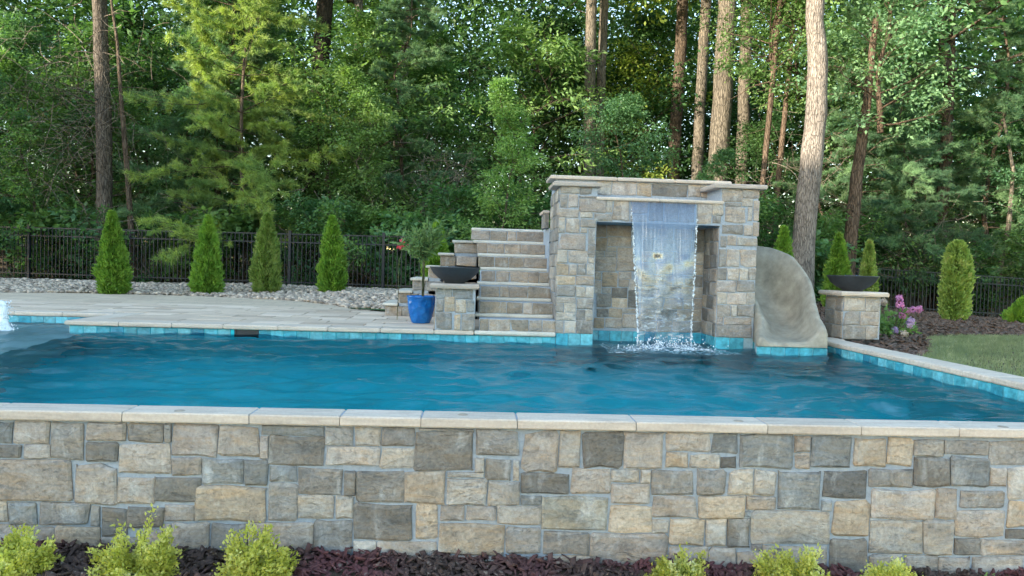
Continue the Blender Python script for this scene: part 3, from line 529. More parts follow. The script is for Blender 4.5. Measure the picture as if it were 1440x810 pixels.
# ---------------------------------------------------------------- staircase up to the slide platform
R4 = random.Random(31); HS, DS = .19, .30
stair = thing('stone_staircase', 'stone staircase with pale treads climbing beside the waterfall', 'staircase', (.5, YB, 0))
m = MB(stair.location)
for i in range(7): m.box(.085, YB+.02+i*DS, i*HS-.02 if i else -.30, 1.0, YB+.02+(i+1)*DS+(.0 if i < 6 else 1.4), (i+1)*HS-.042)
lev = [(-.325, 6), (-.529, 5), (-.70, 4), (-.923, 3), (-1.126, 2), (-1.317, 1)]
for x, k in lev: m.box(x+.045, 10.93, -.1, .08 if k == 6 else .079-k*.0003, 11.9-.01*k, k*HS-.042)
m.build('core', 'mortar', stair)
cuts = [[.085, .20, .46, .68, .84, 1.0], [.085, .42, .62, .74, 1.0], [.10, .34, .46, .70, 1.0], [.10, .29, .47, .72, .86, 1.0], [.06, .28, .47, .68, 1.0], [.03, .18, .42, .66, 1.0], [-.05, .22, .47, .60, 1.0]]
for i, c in enumerate(cuts):
    x0 = max(.0, c[0])
    set_stones(stair, [(a+.006, i*HS+.006, b2-.006, (i+1)*HS-.05, R4.choice('rrqqrqt')) for a, b2 in zip(c, c[1:])], FRONT(YB+.02+i*DS), R4, .012, name='riser_stone')
tw = [(.035, 1.0), (.05, 1.0), (.05, 1.0), (.09, 1.0), (.05, 1.0), (-.02, 1.0), (-.05, 1.0)]
for i in range(7):
    x0, x1 = tw[i]
    slabs(stair, 'tread', [(x0, YB-.03+(i+1)*DS - (.0), x1-.004, YB-.03+(i+2)*DS+(.3 if i == 6 else .0))], (i+1)*HS-.04, (i+1)*HS, 'tread', .012, .002)
slabs(stair, 'tread', [(.03, YB-.03, .996, YB+.28)], -.045, .003, 'tread', .012, .002)
for q, (x, k) in enumerate(lev):
    xe = .06 if q == 0 else lev[q-1][0]+.035
    slabs(stair, 'tread', [(x, 10.88, xe, 11.95)], k*HS-.038, k*HS, 'tread', .01, .002)
    set_stones(stair, [(a, k*HS-HS+.006 if k > 1 else .0, b2-.01, k*HS-.045, R4.choice('qrgqp')) for a, b2 in run(x+.045, .05, .24, .0, R4, .3)], FRONT(10.93), R4, .012, name='riser_stone')
    set_stones(stair, [(-11.88, k*HS-HS+.006, -11.42, k*HS-.045, R4.choice('tpgb')), (-11.40, k*HS-HS+.006, -10.94, k*HS-.045, R4.choice('tpgb'))], LEFTF(x+.045), R4, .012, name='riser_stone')

# ---------------------------------------------------------------- waterfall wall
R5 = random.Random(44)
fall = thing('waterfall_wall', 'tall stone waterfall wall with two pillars and a deep recess at the pool edge', 'waterfall wall', (2.2, YB, 0))
m = MB(fall.location)
m.box(1.005, YB, -.003, 1.452, 9.36, 1.752); m.box(2.952, YB, -.003, 3.415, 9.36, 1.795)
m.box(1.452, YB, 1.345, 2.952, 9.36, 1.602); m.box(1.005, 9.36, -.028, 3.415, 9.80, 1.90)
m.build('core', 'mortar', fall)
set_stones(fall, table(FALL_STONES), FRONT(YB), R5, .014)
set_stones(fall, [(a, max(b2, 1.655), c, min(d, 1.885), k) for a, b2, c, d, k in table(FALL_TOP_STONES)], FRONT(9.36), R5, .012)
tab = [(a, b2, c, min(d, 1.60), k) for a, b2, c, d, k in table(RECESS_STONES)]
set_stones(fall, [s for s in tab if s[3]-s[1] > .03 and s[2] < 2.25], FRONT(9.36), R5, .012)
xm = max(s[2] for s in tab)+.012
set_stones(fall, courses(xm, .0, 2.952, 1.33, R5, (.12, .19), (.14, .3), pal='ttddoob'), FRONT(9.36), R5, .012)
set_stones(fall, courses(-9.355, .0, -YB-.004, 1.33, R5, (.12, .2), (.14, .3), pal='ttddgob'), LEFTF(2.952), R5, .012)
set_stones(fall, courses(-9.79, .0, -YB-.004, 1.74, R5, (.12, .2), (.14, .32), pal='gggtsb'), LEFTF(1.005), R5, .012)
for x0, x1, z, y1 in ((.915, 1.495, 1.753, 9.345), (2.855, 3.50, 1.796, 9.345)):
    slabs(fall, 'pillar_cap', [(x0, YB-.06, x1, y1)], z, z+.052, 'cap_pink', .012, .003)
slabs(fall, 'ledge_cap', [(1.44, YB-.035, 2.20, 9.13), (2.204, YB-.035, 2.985, 9.13)], 1.604, 1.642, 'coping', .012, .002)
slabs(fall, 'wall_cap', [(.93, 9.305, 1.78, 9.86), (1.784, 9.305, 2.52, 9.86), (2.524, 9.305, 3.25, 9.86)], 1.902, 1.946, 'coping', .012, .002)
m = MB(fall.location); m.box(.99, 9.81, -.1, 3.3, 12.4, 1.30); m.build('platform', 'mortar', fall)
slabs(fall, 'platform_paver', [(1.01, 10.9, 2.1, 12.4), (2.11, 10.9, 3.3, 12.4)], 1.30, 1.335, 'tread', .01, .002)
for x0, z in ((.93, 1.50),):
    m = MB(fall.location); m.box(x0, 9.87, 1.31, .985, 10.35, z); m.build('parapet', 'stone_g', fall)
    slabs(fall, 'parapet_cap', [(x0-.03, 9.865, .995, 10.38)], z+.001, z+.04, 'coping', .01, .002)

# ---------------------------------------------------------------- falling water and splash
wf = thing('waterfall', 'thin sheet of clear water falling from the ledge into the pool with splash', 'waterfall', (2.24, YB-.05, 0))
nu, nv = 46, 60; V = []; F = []
for j in range(nv+1):
    tt = j/nv; z = 1.598 - (1.598-WZ)*tt**1.15; drop = 1.598-z
    fwd = .03+.62*math.sqrt(2*drop/9.8)*.62
    hw = .395-.075*min(1, tt*1.15); cx = 2.24+.015*tt
    for i in range(nu+1):
        s = i/nu*2-1
        wv = .010*math.sin(9*s+3*tt)*tt+.012*mnoise.noise((s*3, z*1.2, 2))*(.3+tt)+(.016*mnoise.noise((s*2.2, z*6.5, 7)) if z < .95 else 0)
        edge = .010*mnoise.noise((z*16, s, 5)) if abs(s) > .9 else 0
        V.append((cx+s*hw+edge-2.24, YB-fwd-wv-.02*(1-s*s)*tt-(YB-.05), z))
for j in range(nv):
    for i in range(nu):
        a = j*(nu+1)+i; F.append((a, a+nu+1, a+nu+2, a+1))
mesh_obj('water_sheet', V, F, 'falling_water', wf, True)
ico_v = [(0, 0, 1), (1, 0, 0), (0, 1, 0), (-1, 0, 0), (0, -1, 0), (0, 0, -1)]; ico_f = [(0,1,2), (0,2,3), (0,3,4), (0,4,1), (5,2,1), (5,3,2), (5,4,3), (5,1,4)]
def blobs(o, n, fn):
    m = MB(o)
    for _ in range(n):
        (x, y, z), r, k = fn(); m.add([(x+a*r, y+b2*r, z+c*r*k) for a, b2, c in ico_v], ico_f)
    return m
R6 = random.Random(8)
def rope():
    s = R6.choice((-1, 1)); tt = R6.random()**.8; z = 1.5-(1.6)*tt; drop = 1.598-z; hw = .395-.075*min(1, tt*1.15)
    return (2.24+.015*tt+s*(hw+R6.gauss(0, .006)), YB-.05-.38*math.sqrt(2*drop/9.8)+R6.gauss(0, .006), z), R6.uniform(.003, .008), R6.uniform(1, 3.5)
tag(blobs(wf.location, 420, rope).build('edge_drops', 'water_drop', wf, True), kind='stuff')
def spl():
    a = R6.uniform(0, 6.28); r = abs(R6.gauss(0, .17)); z = WZ+abs(R6.gauss(0, .07))*math.exp(-r*2)
    return (2.27+math.cos(a)*r*1.5+R6.uniform(-.25, .25), YB-.30+math.sin(a)*r*.9, z), R6.uniform(.003, .010), R6.uniform(.8, 1.8)
tag(blobs(wf.location, 420, spl).build('splash_drops', 'water_drop', wf, True), kind='stuff')
V = []; F = []; n1, n2 = 60, 34
for j in range(n2+1):
    for i in range(n1+1):
        x = 2.27+(i/n1-.5)*1.5; y = YB-.30+(j/n2-.5)*.9; d = math.hypot((x-2.27)/.62, (y-YB+.30)/.34)
        z = WZ-.006+.075*max(0, 1-d)*(.6+1.3*mnoise.noise((x*9, y*9, 1)))+.03*mnoise.noise((x*14, y*14, 4))*max(0, 1.15-d)
        V.append((x-2.24, y-YB+.05, z-.018*max(0, d-.8)))
for j in range(n2):
    for i in range(n1): a = j*(n1+1)+i; F.append((a, a+1, a+n1+2, a+n1+1))
mesh_obj('splash_foam', V, F, 'foam', wf, True)

# bubbler on the shallow ledge
bub = thing('bubbler_fountain', 'white bubbling water jet rising from the shallow ledge at the left edge', 'fountain', (-5.45, 8.85, WZ))
m = MB(bub.location); pr = [(.16, WZ-.01), (.11, WZ+.02), (.075, WZ+.05), (.062, WZ+.12), (.058, WZ+.2), (.056, WZ+.26), (.045, WZ+.31), (.025, WZ+.335), (.003, WZ+.34)]
m.lathe(pr, -5.45, 8.85, 26)
m.v = [(x*(1+.35*mnoise.noise((x*30, y*30, z*14))), y*(1+.35*mnoise.noise((x*30+5, y*30, z*14))), z) for x, y, z in m.v]
m.build('jet', 'water_drop', bub, True)
def bd():
    a = R6.uniform(0, 6.28); z = R6.uniform(0, .33); r = .05+abs(R6.gauss(0, .025))+(.12*R6.random() if z < .06 else 0)
    return (-5.45+math.cos(a)*r, 8.85+math.sin(a)*r, WZ+z), R6.uniform(.004, .012), R6.uniform(.8, 2)
tag(blobs(bub.location, 260, bd).build('spray_drops', 'water_drop', bub, True), kind='stuff')

# ---------------------------------------------------------------- slide
sl = thing('pool_slide', 'curved tan moulded stone slide coming down beside the waterfall wall', 'slide', (3.66, 8.2, 0))
RIM = [(4.00, 8.17, .19), (4.03, 8.32, .27), (4.06, 8.5, .36), (4.105, 8.68, .48), (4.18, 8.92, .635), (4.21, 9.15, .798), (4.184, 9.35, .932), (4.125, 9.55, 1.053), (4.014, 9.75, 1.119), (3.83, 9.95, 1.167), (3.55, 10.15, 1.23), (3.1, 10.25, 1.32)]
LRM = [(3.235, 8.17, .06), (3.29, 8.32, .10), (3.36, 8.5, .16), (3.43, 8.68, .26), (3.47, 8.9, .38), (3.48, 9.1, .50), (3.48, 9.3, .62), (3.45, 9.45, .74), (3.40, 9.57, .86), (3.31, 9.66, .96), (3.2, 9.72, 1.08), (3.0, 9.75, 1.18)]
FLR = [.012, .018, .035, .065, .12, .20, .31, .44, .57, .70, .82, .96]
secs = []
for (rx, ry, rz), (lx, ly, lz), fz in zip(RIM, LRM, FLR):
    ps = []
    L = Vector((lx, ly, lz)); Rr = Vector((rx, ry, rz)); ax = Rr-L; ax.z = 0; w = ax.length; ax.normalize()
    ps.append(L-ax*.03+Vector((0, 0, -.03-lz-.02))); ps.append(L-ax*.03+Vector((0, 0, -.05))); ps.append(Vector(L))
    ps.append(L+ax*.05+Vector((0, 0, .002)))
    nn = 13
    for q in range(nn):
        s = (q+.5)/nn; x = .07+(w-.16)*s; u = s*2-1
        prof = abs(u)**(2.8 if u < 0 else 3.6); hz = fz+(lz-fz-.03)*prof if u < 0 else fz+(rz-fz-.065)*prof
        p = L+ax*x; ps.append(Vector((p.x, p.y, hz)))
    ps.append(Rr-ax*.055+Vector((0, 0, -.002))); ps.append(Vector(Rr)); ps.append(Rr+ax*.015+Vector((0, 0, -.05))); ps.append(Rr+ax*.02+Vector((0, 0, -.03-rz-.02)))
    secs.append(ps)
fine = []                                                    # subdivide along the run
for i in range(len(secs)-1):
    for q in range(4):
        k = q/4; a, b2, c, d = secs[max(i-1, 0)], secs[i], secs[i+1], secs[min(i+2, len(secs)-1)]
        fine.append([.5*((2*p1)+(p2-p0)*k+(2*p0-5*p1+4*p2-p3)*k*k+(3*p1-p0-3*p2+p3)*k**3) for p0, p1, p2, p3 in zip(a, b2, c, d)])
fine.append(secs[-1]); V = []; F = []; ns = len(fine[0])
for i, ps in enumerate(fine):
    for k, p in enumerate(ps):
        d = mnoise.noise(p*4)*.012+mnoise.noise(p*16)*.005
        if k in (0, ns-1): d *= 1.5
        V.append((p.x+d-3.66, p.y-d*.5-8.2, p.z+(d if 0 < k < ns-1 else 0)))
for i in range(len(fine)-1):
    for k in range(ns-1): F.append((i*ns+k, i*ns+k+1, (i+1)*ns+k+1, (i+1)*ns+k))
b0 = len(V)
for k in range(ns): x, y, z = V[k]; V.append((x, y-.03, min(z-.03, .6) if 0 < k < ns-1 else z))
for k in range(ns): x, y, z = V[b0+k]; V.append((x, y, -.035))
for k in range(ns-1): F += [(k, b0+k, b0+k+1, k+1), (b0+k, b0+ns+k, b0+ns+k+1, b0+k+1)]
mesh_obj('chute', V, F, 'slide_concrete', sl, True)
m = MB(sl.location); q4 = [(3.21, 8.165), (4.03, 8.165), (4.15, 8.8), (3.43, 8.8)]; m.add([(x, y, -.9) for x, y in q4]+[(x, y, -.037) for x, y in q4], [(0,3,2,1), (4,5,6,7), (0,1,5,4), (1,2,6,5), (2,3,7,6), (3,0,4,7)]); m.build('base', 'grout', sl)
mp = FRONT(8.164)
for i in range(5):
    V = []; u0, u1 = 3.212+i*.163, 3.212+i*.163+.160
    V = [(q[0]-3.66, q[1]-8.2, q[2]) for q in (mp(u0, -.21, 0), mp(u1, -.21, 0), mp(u1, -.04, 0), mp(u0, -.04, 0), mp(u0+.004, -.206, .006), mp(u1-.004, -.206, .006), mp(u1-.004, -.044, .006), mp(u0+.004, -.044, .006))]
    mesh_obj('tile', V, [(4,5,6,7), (0,1,5,4), (1,2,6,5), (2,3,7,6), (3,0,4,7)], 'tile_'+R2.choice('bbca'), sl)

# ---------------------------------------------------------------- fire bowl pillars and bowls
R7 = random.Random(12)
def pillar(x0, x1, y0, y1, h, rects, cap, label, capmat):
    p = thing('stone_pillar', label, 'pillar', ((x0+x1)/2, (y0+y1)/2, 0), 'pillars carrying fire bowls')
    m = MB(p.location); m.box(x0, y0, .004, x1, y1, h); m.build('core', 'mortar', p)
    set_stones(p, rects, FRONT(y0), R7, .012)
    set_stones(p, courses(-y1+.006, .005, -y0-.004, h-.01, R7, (.14, .2), (.2, .34), pal='gsgt'), LEFTF(x0), R7, .012)
    slabs(p, 'cap', [cap], h+.001, h+.058, capmat, .016, .003)
    return p
pillar(-.44, .03, 8.79, 9.26, .495, [(a, max(b2, .005), c, min(d, .487), k) for a, b2, c, d, k in table(PILLAR_STONES)], (-.51, 8.72, .075, 9.33), 'square stone pillar with pinkish cap between the blue pot and the stairs', 'cap_pink')
pillar(4.60, 5.07, 8.95, 9.42, .535, courses(4.605, .005, 5.065, .527, R7, (.14, .19), (.14, .3), pal='ttbbggt'), (4.53, 8.88, 5.14, 9.49), 'square stone pillar with pale cap beside the pink flowers', 'coping')
def bowl(cx, cy, z, label):
    p = thing('fire_bowl', label, 'fire bowl', (cx, cy, z), 'fire bowls on the pillars')
    o = p.location
    m = MB(o); m.lathe([(.0, z+.001), (.125, z+.001), (.13, z+.02), (.20, z+.06), (.262, z+.115), (.305, z+.185), (.309, z+.192), (.305, z+.197), (.285, z+.197), (.279, z+.192), (.25, z+.15), (.0, z+.145)], cx, cy, 48)
    m.build('bowl', 'bowl_metal', p, True)
    m = MB(o)
    for _ in range(160):
        a = R7.uniform(0, 6.28); r = .22*math.sqrt(R7.random()); q = R7.uniform(.009, .018)
        x, y, zz = cx+r*math.cos(a), cy+r*math.sin(a), z+.172+.03*(1-r/.22)*R7.random()
        m.add([(x+u*q*R7.uniform(.6, 1.2), y+v*q*R7.uniform(.6, 1.2), zz+w*q) for u, v, w in ico_v], ico_f)
    tag(m.build('fire_glass', 'fire_glass', p), kind='stuff')
    m = MB(o); m.lathe([(.07, z+.175), (.075, z+.205), (.085, z+.205), (.09, z+.175)], cx, cy, 20); m.build('burner_ring', 'dark_plastic', p)
bowl(-.225, 9.02, .554, 'round black fire bowl on the pinkish capped pillar beside the stairs')
bowl(4.82, 9.18, .594, 'round black fire bowl on the pale capped pillar behind the slide')

# ---------------------------------------------------------------- black fence
def fence(pts, h, label, step, first_post):
    x0, y0, z0 = pts[0]; x1, y1, z1 = pts[1]; L = math.hypot(x1-x0, y1-y0)
    f = thing('metal_fence', label, 'fence', pts[0]); ang = math.atan2(y1-y0, x1-x0)
    at = lambda d: (d*math.cos(ang), d*math.sin(ang), (z1-z0)*d/L)
    pk = MB(); pk.box(-.009, -.009, .06, .009, .009, h-.02); pkm = None
    po = MB(); po.box(-.032, -.032, -.3, .032, .032, h+.06); po.box(-.038, -.038, h+.06, .038, .038, h+.085); pom = None
    n = int(L/step)
    for i in range(n+1):
        if pkm is None: o = pk.build('picket', 'black_metal', f); pkm = o.data
        else: o = put('picket', pkm, f)
        o.location = at(i*step); o.rotation_euler.z = ang
    d = first_post
    while d < L:
        if pom is None: o = po.build('post', 'black_metal', f); pom = o.data
        else: o = put('post', pom, f)
        o.location = at(d); o.rotation_euler.z = ang
        e = min(d+2.35, L)
        for zz in (.14, h-.20, h):
            m = MB(); a, b2 = Vector(at(d)), Vector(at(e)); m.tube([a+Vector((0, 0, zz)), b2+Vector((0, 0, zz))], [.02, .02], 4); m.build('rail', 'black_metal', f)
        d += 2.35
    return f
fence([(-14.2, 20.1, .10), (-1.0, 17.45, .10)], 1.30, 'black metal picket fence behind the row of cone shaped shrubs', .108, .55)
fence([(5.5, 19.6, .08), (17.5, 19.4, -.38)], 1.14, 'black metal picket fence behind the mulch bed and right lawn', .108, .2)
# ---------------------------------------------------------------- foliage builders
def unit(a): return a/np.maximum(np.linalg.norm(a, axis=-1, keepdims=True), 1e-9)
def leaf_quads(P, A, N, L, W):
    """P base points, A leaf axes, N rough normals, L lengths, W widths -> V, F (rhombic leaves with a slight fold)"""
    A = unit(A); S = unit(np.cross(A, N)); U = np.cross(S, A)
    L = L[:, None]; W = W[:, None]
    V = np.stack([P, P+A*L*.45+S*W*.5+U*L*.06, P+A*L, P+A*L*.45-S*W*.5+U*L*.06], 1).reshape(-1, 3)
    return V, np.arange(len(P)*4).reshape(-1, 4)
def joinVF(parts):
    V = []; F = []; b = 0
    for v, f in parts: V.append(v); F.append(f+b); b += len(v)
    return np.concatenate(V), np.concatenate(F)
def needles(P, A, L, W, rs):
    """thin tapered triangles"""
    S = unit(np.cross(A, rs.normal(size=A.shape))); A = unit(A)
    V = np.stack([P-S*W[:, None]*.5, P+S*W[:, None]*.5, P+A*L[:, None]], 1).reshape(-1, 3)
    return V, np.arange(len(P)*3).reshape(-1, 3)
def spray_leaves(C, D, n, rad, thick, L, rs, droop=.25, wr=.5):
    """leaves spread in flattened sprays: C centres, D outward directions"""
    k = len(C); c = np.repeat(C, n, 0); d = np.repeat(D, n, 0); m = len(c)
    th = rs.uniform(0, 2*math.pi, m); r = rad*np.sqrt(rs.random(m))
    off = np.stack([np.cos(th)*r, np.sin(th)*r, rs.normal(0, thick, m)-r*.25], 1)
    tilt = np.repeat(rs.normal(0, .25, (k, 2)), n, 0); off[:, 2] += off[:, 0]*tilt[:, 0]+off[:, 1]*tilt[:, 1]
    ax = unit(off*[1, 1, .3]+d*.12*1.0+rs.normal(0, .35, (m, 3))*rad); ax[:, 2] -= droop
    N = np.array([0, 0, 1.])+rs.normal(0, .45, (m, 3))
    l = L*rs.uniform(.6, 1.25, m)
    return leaf_quads(c+off, ax, N, l, l*wr)
def limb_path(p, az, el, ln, rs, n=5, sag=.0):
    pts = [np.array(p, float)]; d = np.array([math.cos(az)*math.cos(el), math.sin(az)*math.cos(el), math.sin(el)])
    for i in range(n):
        d = unit(d+rs.normal(0, .13, 3)+np.array([0, 0, sag])); pts.append(pts[-1]+d*ln/n)
    return np.array(pts)
def broadleaf(seed, H, base, rad, nl, L, per=34, srad=.34, thick=.07, el=(.15, .8), sag=.02, trunk_r=.07, shape=lambda t: math.sin(math.pi*min(1, .18+.82*t)), trunk=True, nst=1, wr=.5):
    """returns (trunk MB, crown V, F): tapered stem, limbs, twigs with leaf sprays"""
    rs = np.random.default_rng(seed); rd = random.Random(seed); tb = MB(); C = []; D = []
    for st in range(nst):
        sp = np.array([[rs.normal(0, .05)*i*(H/6)+ (0 if nst == 1 else rs.normal(0, .12)*i), rs.normal(0, .05)*i*(H/6)+(0 if nst == 1 else rs.normal(0, .12)*i), H*i/7] for i in range(8)]); sp[0] = (rs.normal(0, .04)*(nst-1), rs.normal(0, .04)*(nst-1), -.15)
        tb.tube(sp, [trunk_r*(1-.88*i/7) for i in range(8)], 7, True, .08, rd)
        nb = int(nl/nst)
        for b in range(nb):
            t = (b+rs.random())/nb; z = base+(H-base)*t; k = z/H*7; i = min(6, int(k)); p = sp[i]+(sp[i+1]-sp[i])*(k-i)
            ln = rad*max(.12, shape(t))*rs.uniform(.7, 1.15); az = b*2.4+rs.normal(0, .4); e = el[0]+(el[1]-el[0])*t+rs.normal(0, .15)
            lp = limb_path(p, az, e, ln, rs, 5, sag); r0 = max(.006, trunk_r*.38*(1-t*.7))
            tb.tube(lp, [r0*(1-.16*q) for q in range(6)], 5, False)
            for q in range(1, 6):
                for s in range(2 if q < 5 else 1):
                    a2 = az+rs.choice((-1, 1))*rs.uniform(.4, 1.1); tl = ln*rs.uniform(.18, .38)*(1 if q < 5 else .5)
                    tw = limb_path(lp[q], a2, e*.5+rs.normal(0, .2), tl, rs, 2, sag)
                    if rd.random() < .75: tb.tube(tw, [r0*.3, r0*.22, r0*.1], 3, False)
                    C.append(tw[-1]); D.append(unit(tw[-1]-tw[0])); C.append(tw[1]); D.append(unit(tw[-1]-tw[0]))
    C = np.array(C); D = np.array(D)
    keep = rs.random(len(C)) < .86; C, D = C[keep], D[keep]
    V, F = spray_leaves(C, D, per, srad, thick, L, rs, wr=wr)
    return tb, V, F
def pine(seed, H, base, rad, nwh, per=5, L=.13, trunk_r=.1, droop=-.05, dens=1.0):
    rs = np.random.default_rng(seed); rd = random.Random(seed); tb = MB(); P = []; A = []
    sp = np.array([[rs.normal(0, .05)*i, rs.normal(0, .05)*i, H*i/7] for i in range(8)]); sp[0] = (0, 0, -.2)
    tb.tube(sp, [trunk_r*(1-.85*i/7) for i in range(8)], 8, True, .06, rd)
    for w in range(nwh):
        t = (w+rs.random()*.5)/nwh; z = base+(H-base)*t; k = z/H*7; i = min(6, int(k)); p = sp[i]+(sp[i+1]-sp[i])*(k-i)
        for b in range(per):
            if rd.random() < .12: continue
            az = b*2*math.pi/per+w*1.1+rs.normal(0, .2); ln = rad*(1-.5*t)*rs.uniform(.35, 1.25)
            lp = limb_path(p, az, .12+rs.normal(0, .12), ln, rs, 7, droop)
            tb.tube(lp, [max(.004, trunk_r*.22*(1-.12*q)) for q in range(8)], 4, False)
            for q in range(2, 8):
                for s in range(int(3*dens) if q < 7 else 2):
                    a2 = az+rs.choice((-1, 1))*rs.uniform(.25, .9); tl = ln*rs.uniform(.14, .30)*(1.1-.08*q)
                    tw = limb_path(lp[q], a2, rs.normal(.05, .2), tl, rs, 3, droop*.5)
                    if q > 2: tb.tube(tw, [.006, .005, .004, .003], 3, False)
                    d = unit(tw[-1]-tw[0])
                    for g in range(4):
                        P.append(tw[0]+(tw[-1]-tw[0])*(.25+.25*g)); A.append(d)
    P = np.array(P); A = np.array(A); n = 26
    p = np.repeat(P, n, 0)+rs.normal(0, .018, (len(P)*n, 3)); a = np.repeat(A, n, 0)*.75+rs.normal(0, .55, (len(P)*n, 3)); a[:, 2] += .12
    V, F = needles(p, a, L*rs.uniform(.7, 1.2, len(p)), np.full(len(p), .014), rs)
    return tb, V, F
def place_mesh(tree, part, me, mat=None):
    o = put(part, me, tree)
    if mat: o.material_slots[0].link = 'OBJECT'; o.material_slots[0].material = M[mat]
    return o
class Proto:
    def __init__(s, tb, V, F, bark_m, leaf_m):
        s.t = bpy.data.meshes.new('trunk'); s.t.from_pydata(tb.v, [], tb.f); s.t.materials.append(M[bark_m]); s.t.polygons.foreach_set('use_smooth', [True]*len(s.t.polygons))
        s.c = fast_mesh('crown', V, F, leaf_m)
    def plant(s, name, label, cat, loc, rz=0, sc=1.0, leaf_m=None, bark_m=None, group=None, part='crown', stem='trunk', sz=None):
        o = thing(name, label, cat, loc, group); o.rotation_euler.z = rz; o.scale = (sc, sc, sz or sc)
        place_mesh(o, stem, s.t, bark_m); place_mesh(o, part, s.c, leaf_m); return o

# ---------------------------------------------------------------- woods behind the fence
gz = lambda x, y: back_z(x, y)
BL1 = Proto(*broadleaf(101, 7.2, .9, 2.6, 30, .125, per=30, srad=.42, trunk_r=.075), 'bark_brown', 'leaf_mid')
BL2 = Proto(*broadleaf(102, 8.5, 1.6, 3.0, 30, .20, per=18, srad=.48, thick=.09, trunk_r=.10, sag=-.04, wr=.36), 'bark_brown', 'leaf_mid')
BL3 = Proto(*broadleaf(103, 5.6, .5, 1.5, 34, .095, per=24, srad=.26, thick=.05, trunk_r=.045, el=(.1, .9), shape=lambda t: 1.02-.9*t), 'bark_pale', 'leaf_light')
BL4 = Proto(*broadleaf(104, 6.4, 1.2, 2.1, 26, .105, per=34, srad=.36, thick=.06, trunk_r=.06, el=(.0, .6)), 'bark_brown', 'leaf_deep')
SH1 = Proto(*broadleaf(105, 2.0, .1, 1.25, 24, .10, per=16, srad=.26, thick=.06, trunk_r=.03, nst=3, el=(.3, 1.0)), 'twig', 'leaf_deep')
SH2 = Proto(*broadleaf(106, 1.5, .05, 1.1, 21, .15, per=11, srad=.3, thick=.06, trunk_r=.022, nst=3, el=(.2, .9), wr=.7), 'twig', 'leaf_mid')
PN1 = Proto(*pine(111, 11.0, 1.0, 2.7, 24, 5, .15, .09, -.05), 'bark_brown', 'needle')
PN2 = Proto(*pine(112, 9.5, .9, 2.6, 20, 5, .14, .06, .01), 'bark_brown', 'needle_bright')
TOP = Proto(*broadleaf(107, 7.0, .3, 4.2, 26, .26, per=16, srad=.75, thick=.2, trunk_r=.16, el=(.0, 1.1), shape=lambda t: math.sin(math.pi*min(1, .25+.72*t))), 'bark_brown', 'leaf_mid')
RT = random.Random(77)
def tall(key, name, label, bark_m, *a, **k):
    f, w = SHIFT.get(key, (1, 1))
    TRUNKS[key] = [(x*f, y*f, (z-CAM_Z)*f+CAM_Z, r*f*w) for x, y, z, r in TRUNKS[key]]
    return tall_tree(key, name, label, bark_m, *a, **k)
SHIFT = {'T1': (1.03, .8), 'T2': (1.03, .8), 'T9': (.90, .8), 'T10': (.90, .85), 'T12': (.90, .85), 'T15': (1, .68), 'T11': (1, .78), 'T16': (1, .78), 'T17': (1.06, .7), 'T5': (1, .8), 'T3': (1, .9)}
def tall_tree(key, name, label, bark_m, top=13.5, crown=1.0, leaf_m='leaf_mid', sides=11, wob=.05, dead=0):
    pts = TRUNKS[key]; x, y, z, r = pts[0]; g = gz(x, y)
    b = pts[1]; dxz = (x-b[0])/max(.1, b[2]-z)
    bx = x+dxz*(z-g)*.5
    o = thing(name, label, 'tree', (bx, y, g), None)
    ctrl = [(bx-bx, 0, -.25, r*1.5), (0, 0, .12, r*1.28)] + ([(x-bx, 0, z-g, r)] if z-g > .35 else []) + [(q[0]-bx, 0, q[2]-g, q[3]) for q in pts[1:]]
    p = []; rr = []
    for (a, b2) in zip(ctrl, ctrl[1:]):
        n = max(2, int((b2[2]-a[2])/.45))
        for i in range(n):
            k = i/n; p.append((a[0]+(b2[0]-a[0])*k+RT.uniform(-1, 1)*a[3]*.05, RT.uniform(-1, 1)*a[3]*.05, a[2]+(b2[2]-a[2])*k)); rr.append((a[3]+(b2[3]-a[3])*k)*RT.uniform(.97, 1.03))
    l0 = ctrl[-1]; p.append(l0[:3]); rr.append(l0[3])
    p.append((l0[0]+RT.uniform(-.3, .3), RT.uniform(-.3, .3), max(top, l0[2]+1.5))); rr.append(l0[3]*.7)
    m = MB(); m.tube(p, rr, sides, True, wob, RT)
    rs = np.random.default_rng(len(label)+int(x*10) % 97)
    for i in range(dead):
        k = rs.integers(4, len(p)-1); a = rs.uniform(0, 6.28); lp = limb_path(p[k], a, rs.normal(.1, .35), rs.uniform(.4, 1.8), rs, 5, -.03)
        m.tube(lp, [max(.006, rr[k]*.13)*(1-.17*q) for q in range(6)], 4, False)
    m.build('trunk', bark_m, o, True)
    if crown:
        c = place_mesh(o, 'crown', TOP.c, leaf_m); c.location = (p[-1][0], p[-1][1], p[-1][2]-5.0); c.scale = (crown,)*3; c.rotation_euler.z = RT.uniform(0, 6)
        c = place_mesh(o, 'limbs', TOP.t, bark_m); c.location = (p[-1][0], p[-1][1], p[-1][2]-5.0); c.scale = (crown,)*3
    return o
tall('T1', 'tree', 'brown tree trunk with dead twigs behind the leftmost cone shrub', 'bark_mid', 13, 1.0, 'leaf_deep', dead=16)
tall('T2', 'sapling', 'thin bare sapling close beside the brown trunk at far left', 'bark_brown', 7.5, 0, sides=7, dead=14)
tall('T3', 'tree', 'dark straight trunk rising between the second and fourth cone shrubs', 'bark_dark', 15, 1.1, 'leaf_mid')
tall('T5', 'tree', 'slim grey trunk half hidden by leaves above the fourth cone shrub', 'bark_pale', 14, .9, 'leaf_mid', dead=5)
tall('T6', 'tree', 'slim leaning trunk lit near the top above the blue pot', 'bark_pale', 15, .9, 'leaf_light', dead=5)
tall('T7', 'tree', 'left trunk of the close pair behind the waterfall wall', 'bark_pale', 15, .9, 'leaf_yellow', dead=6)
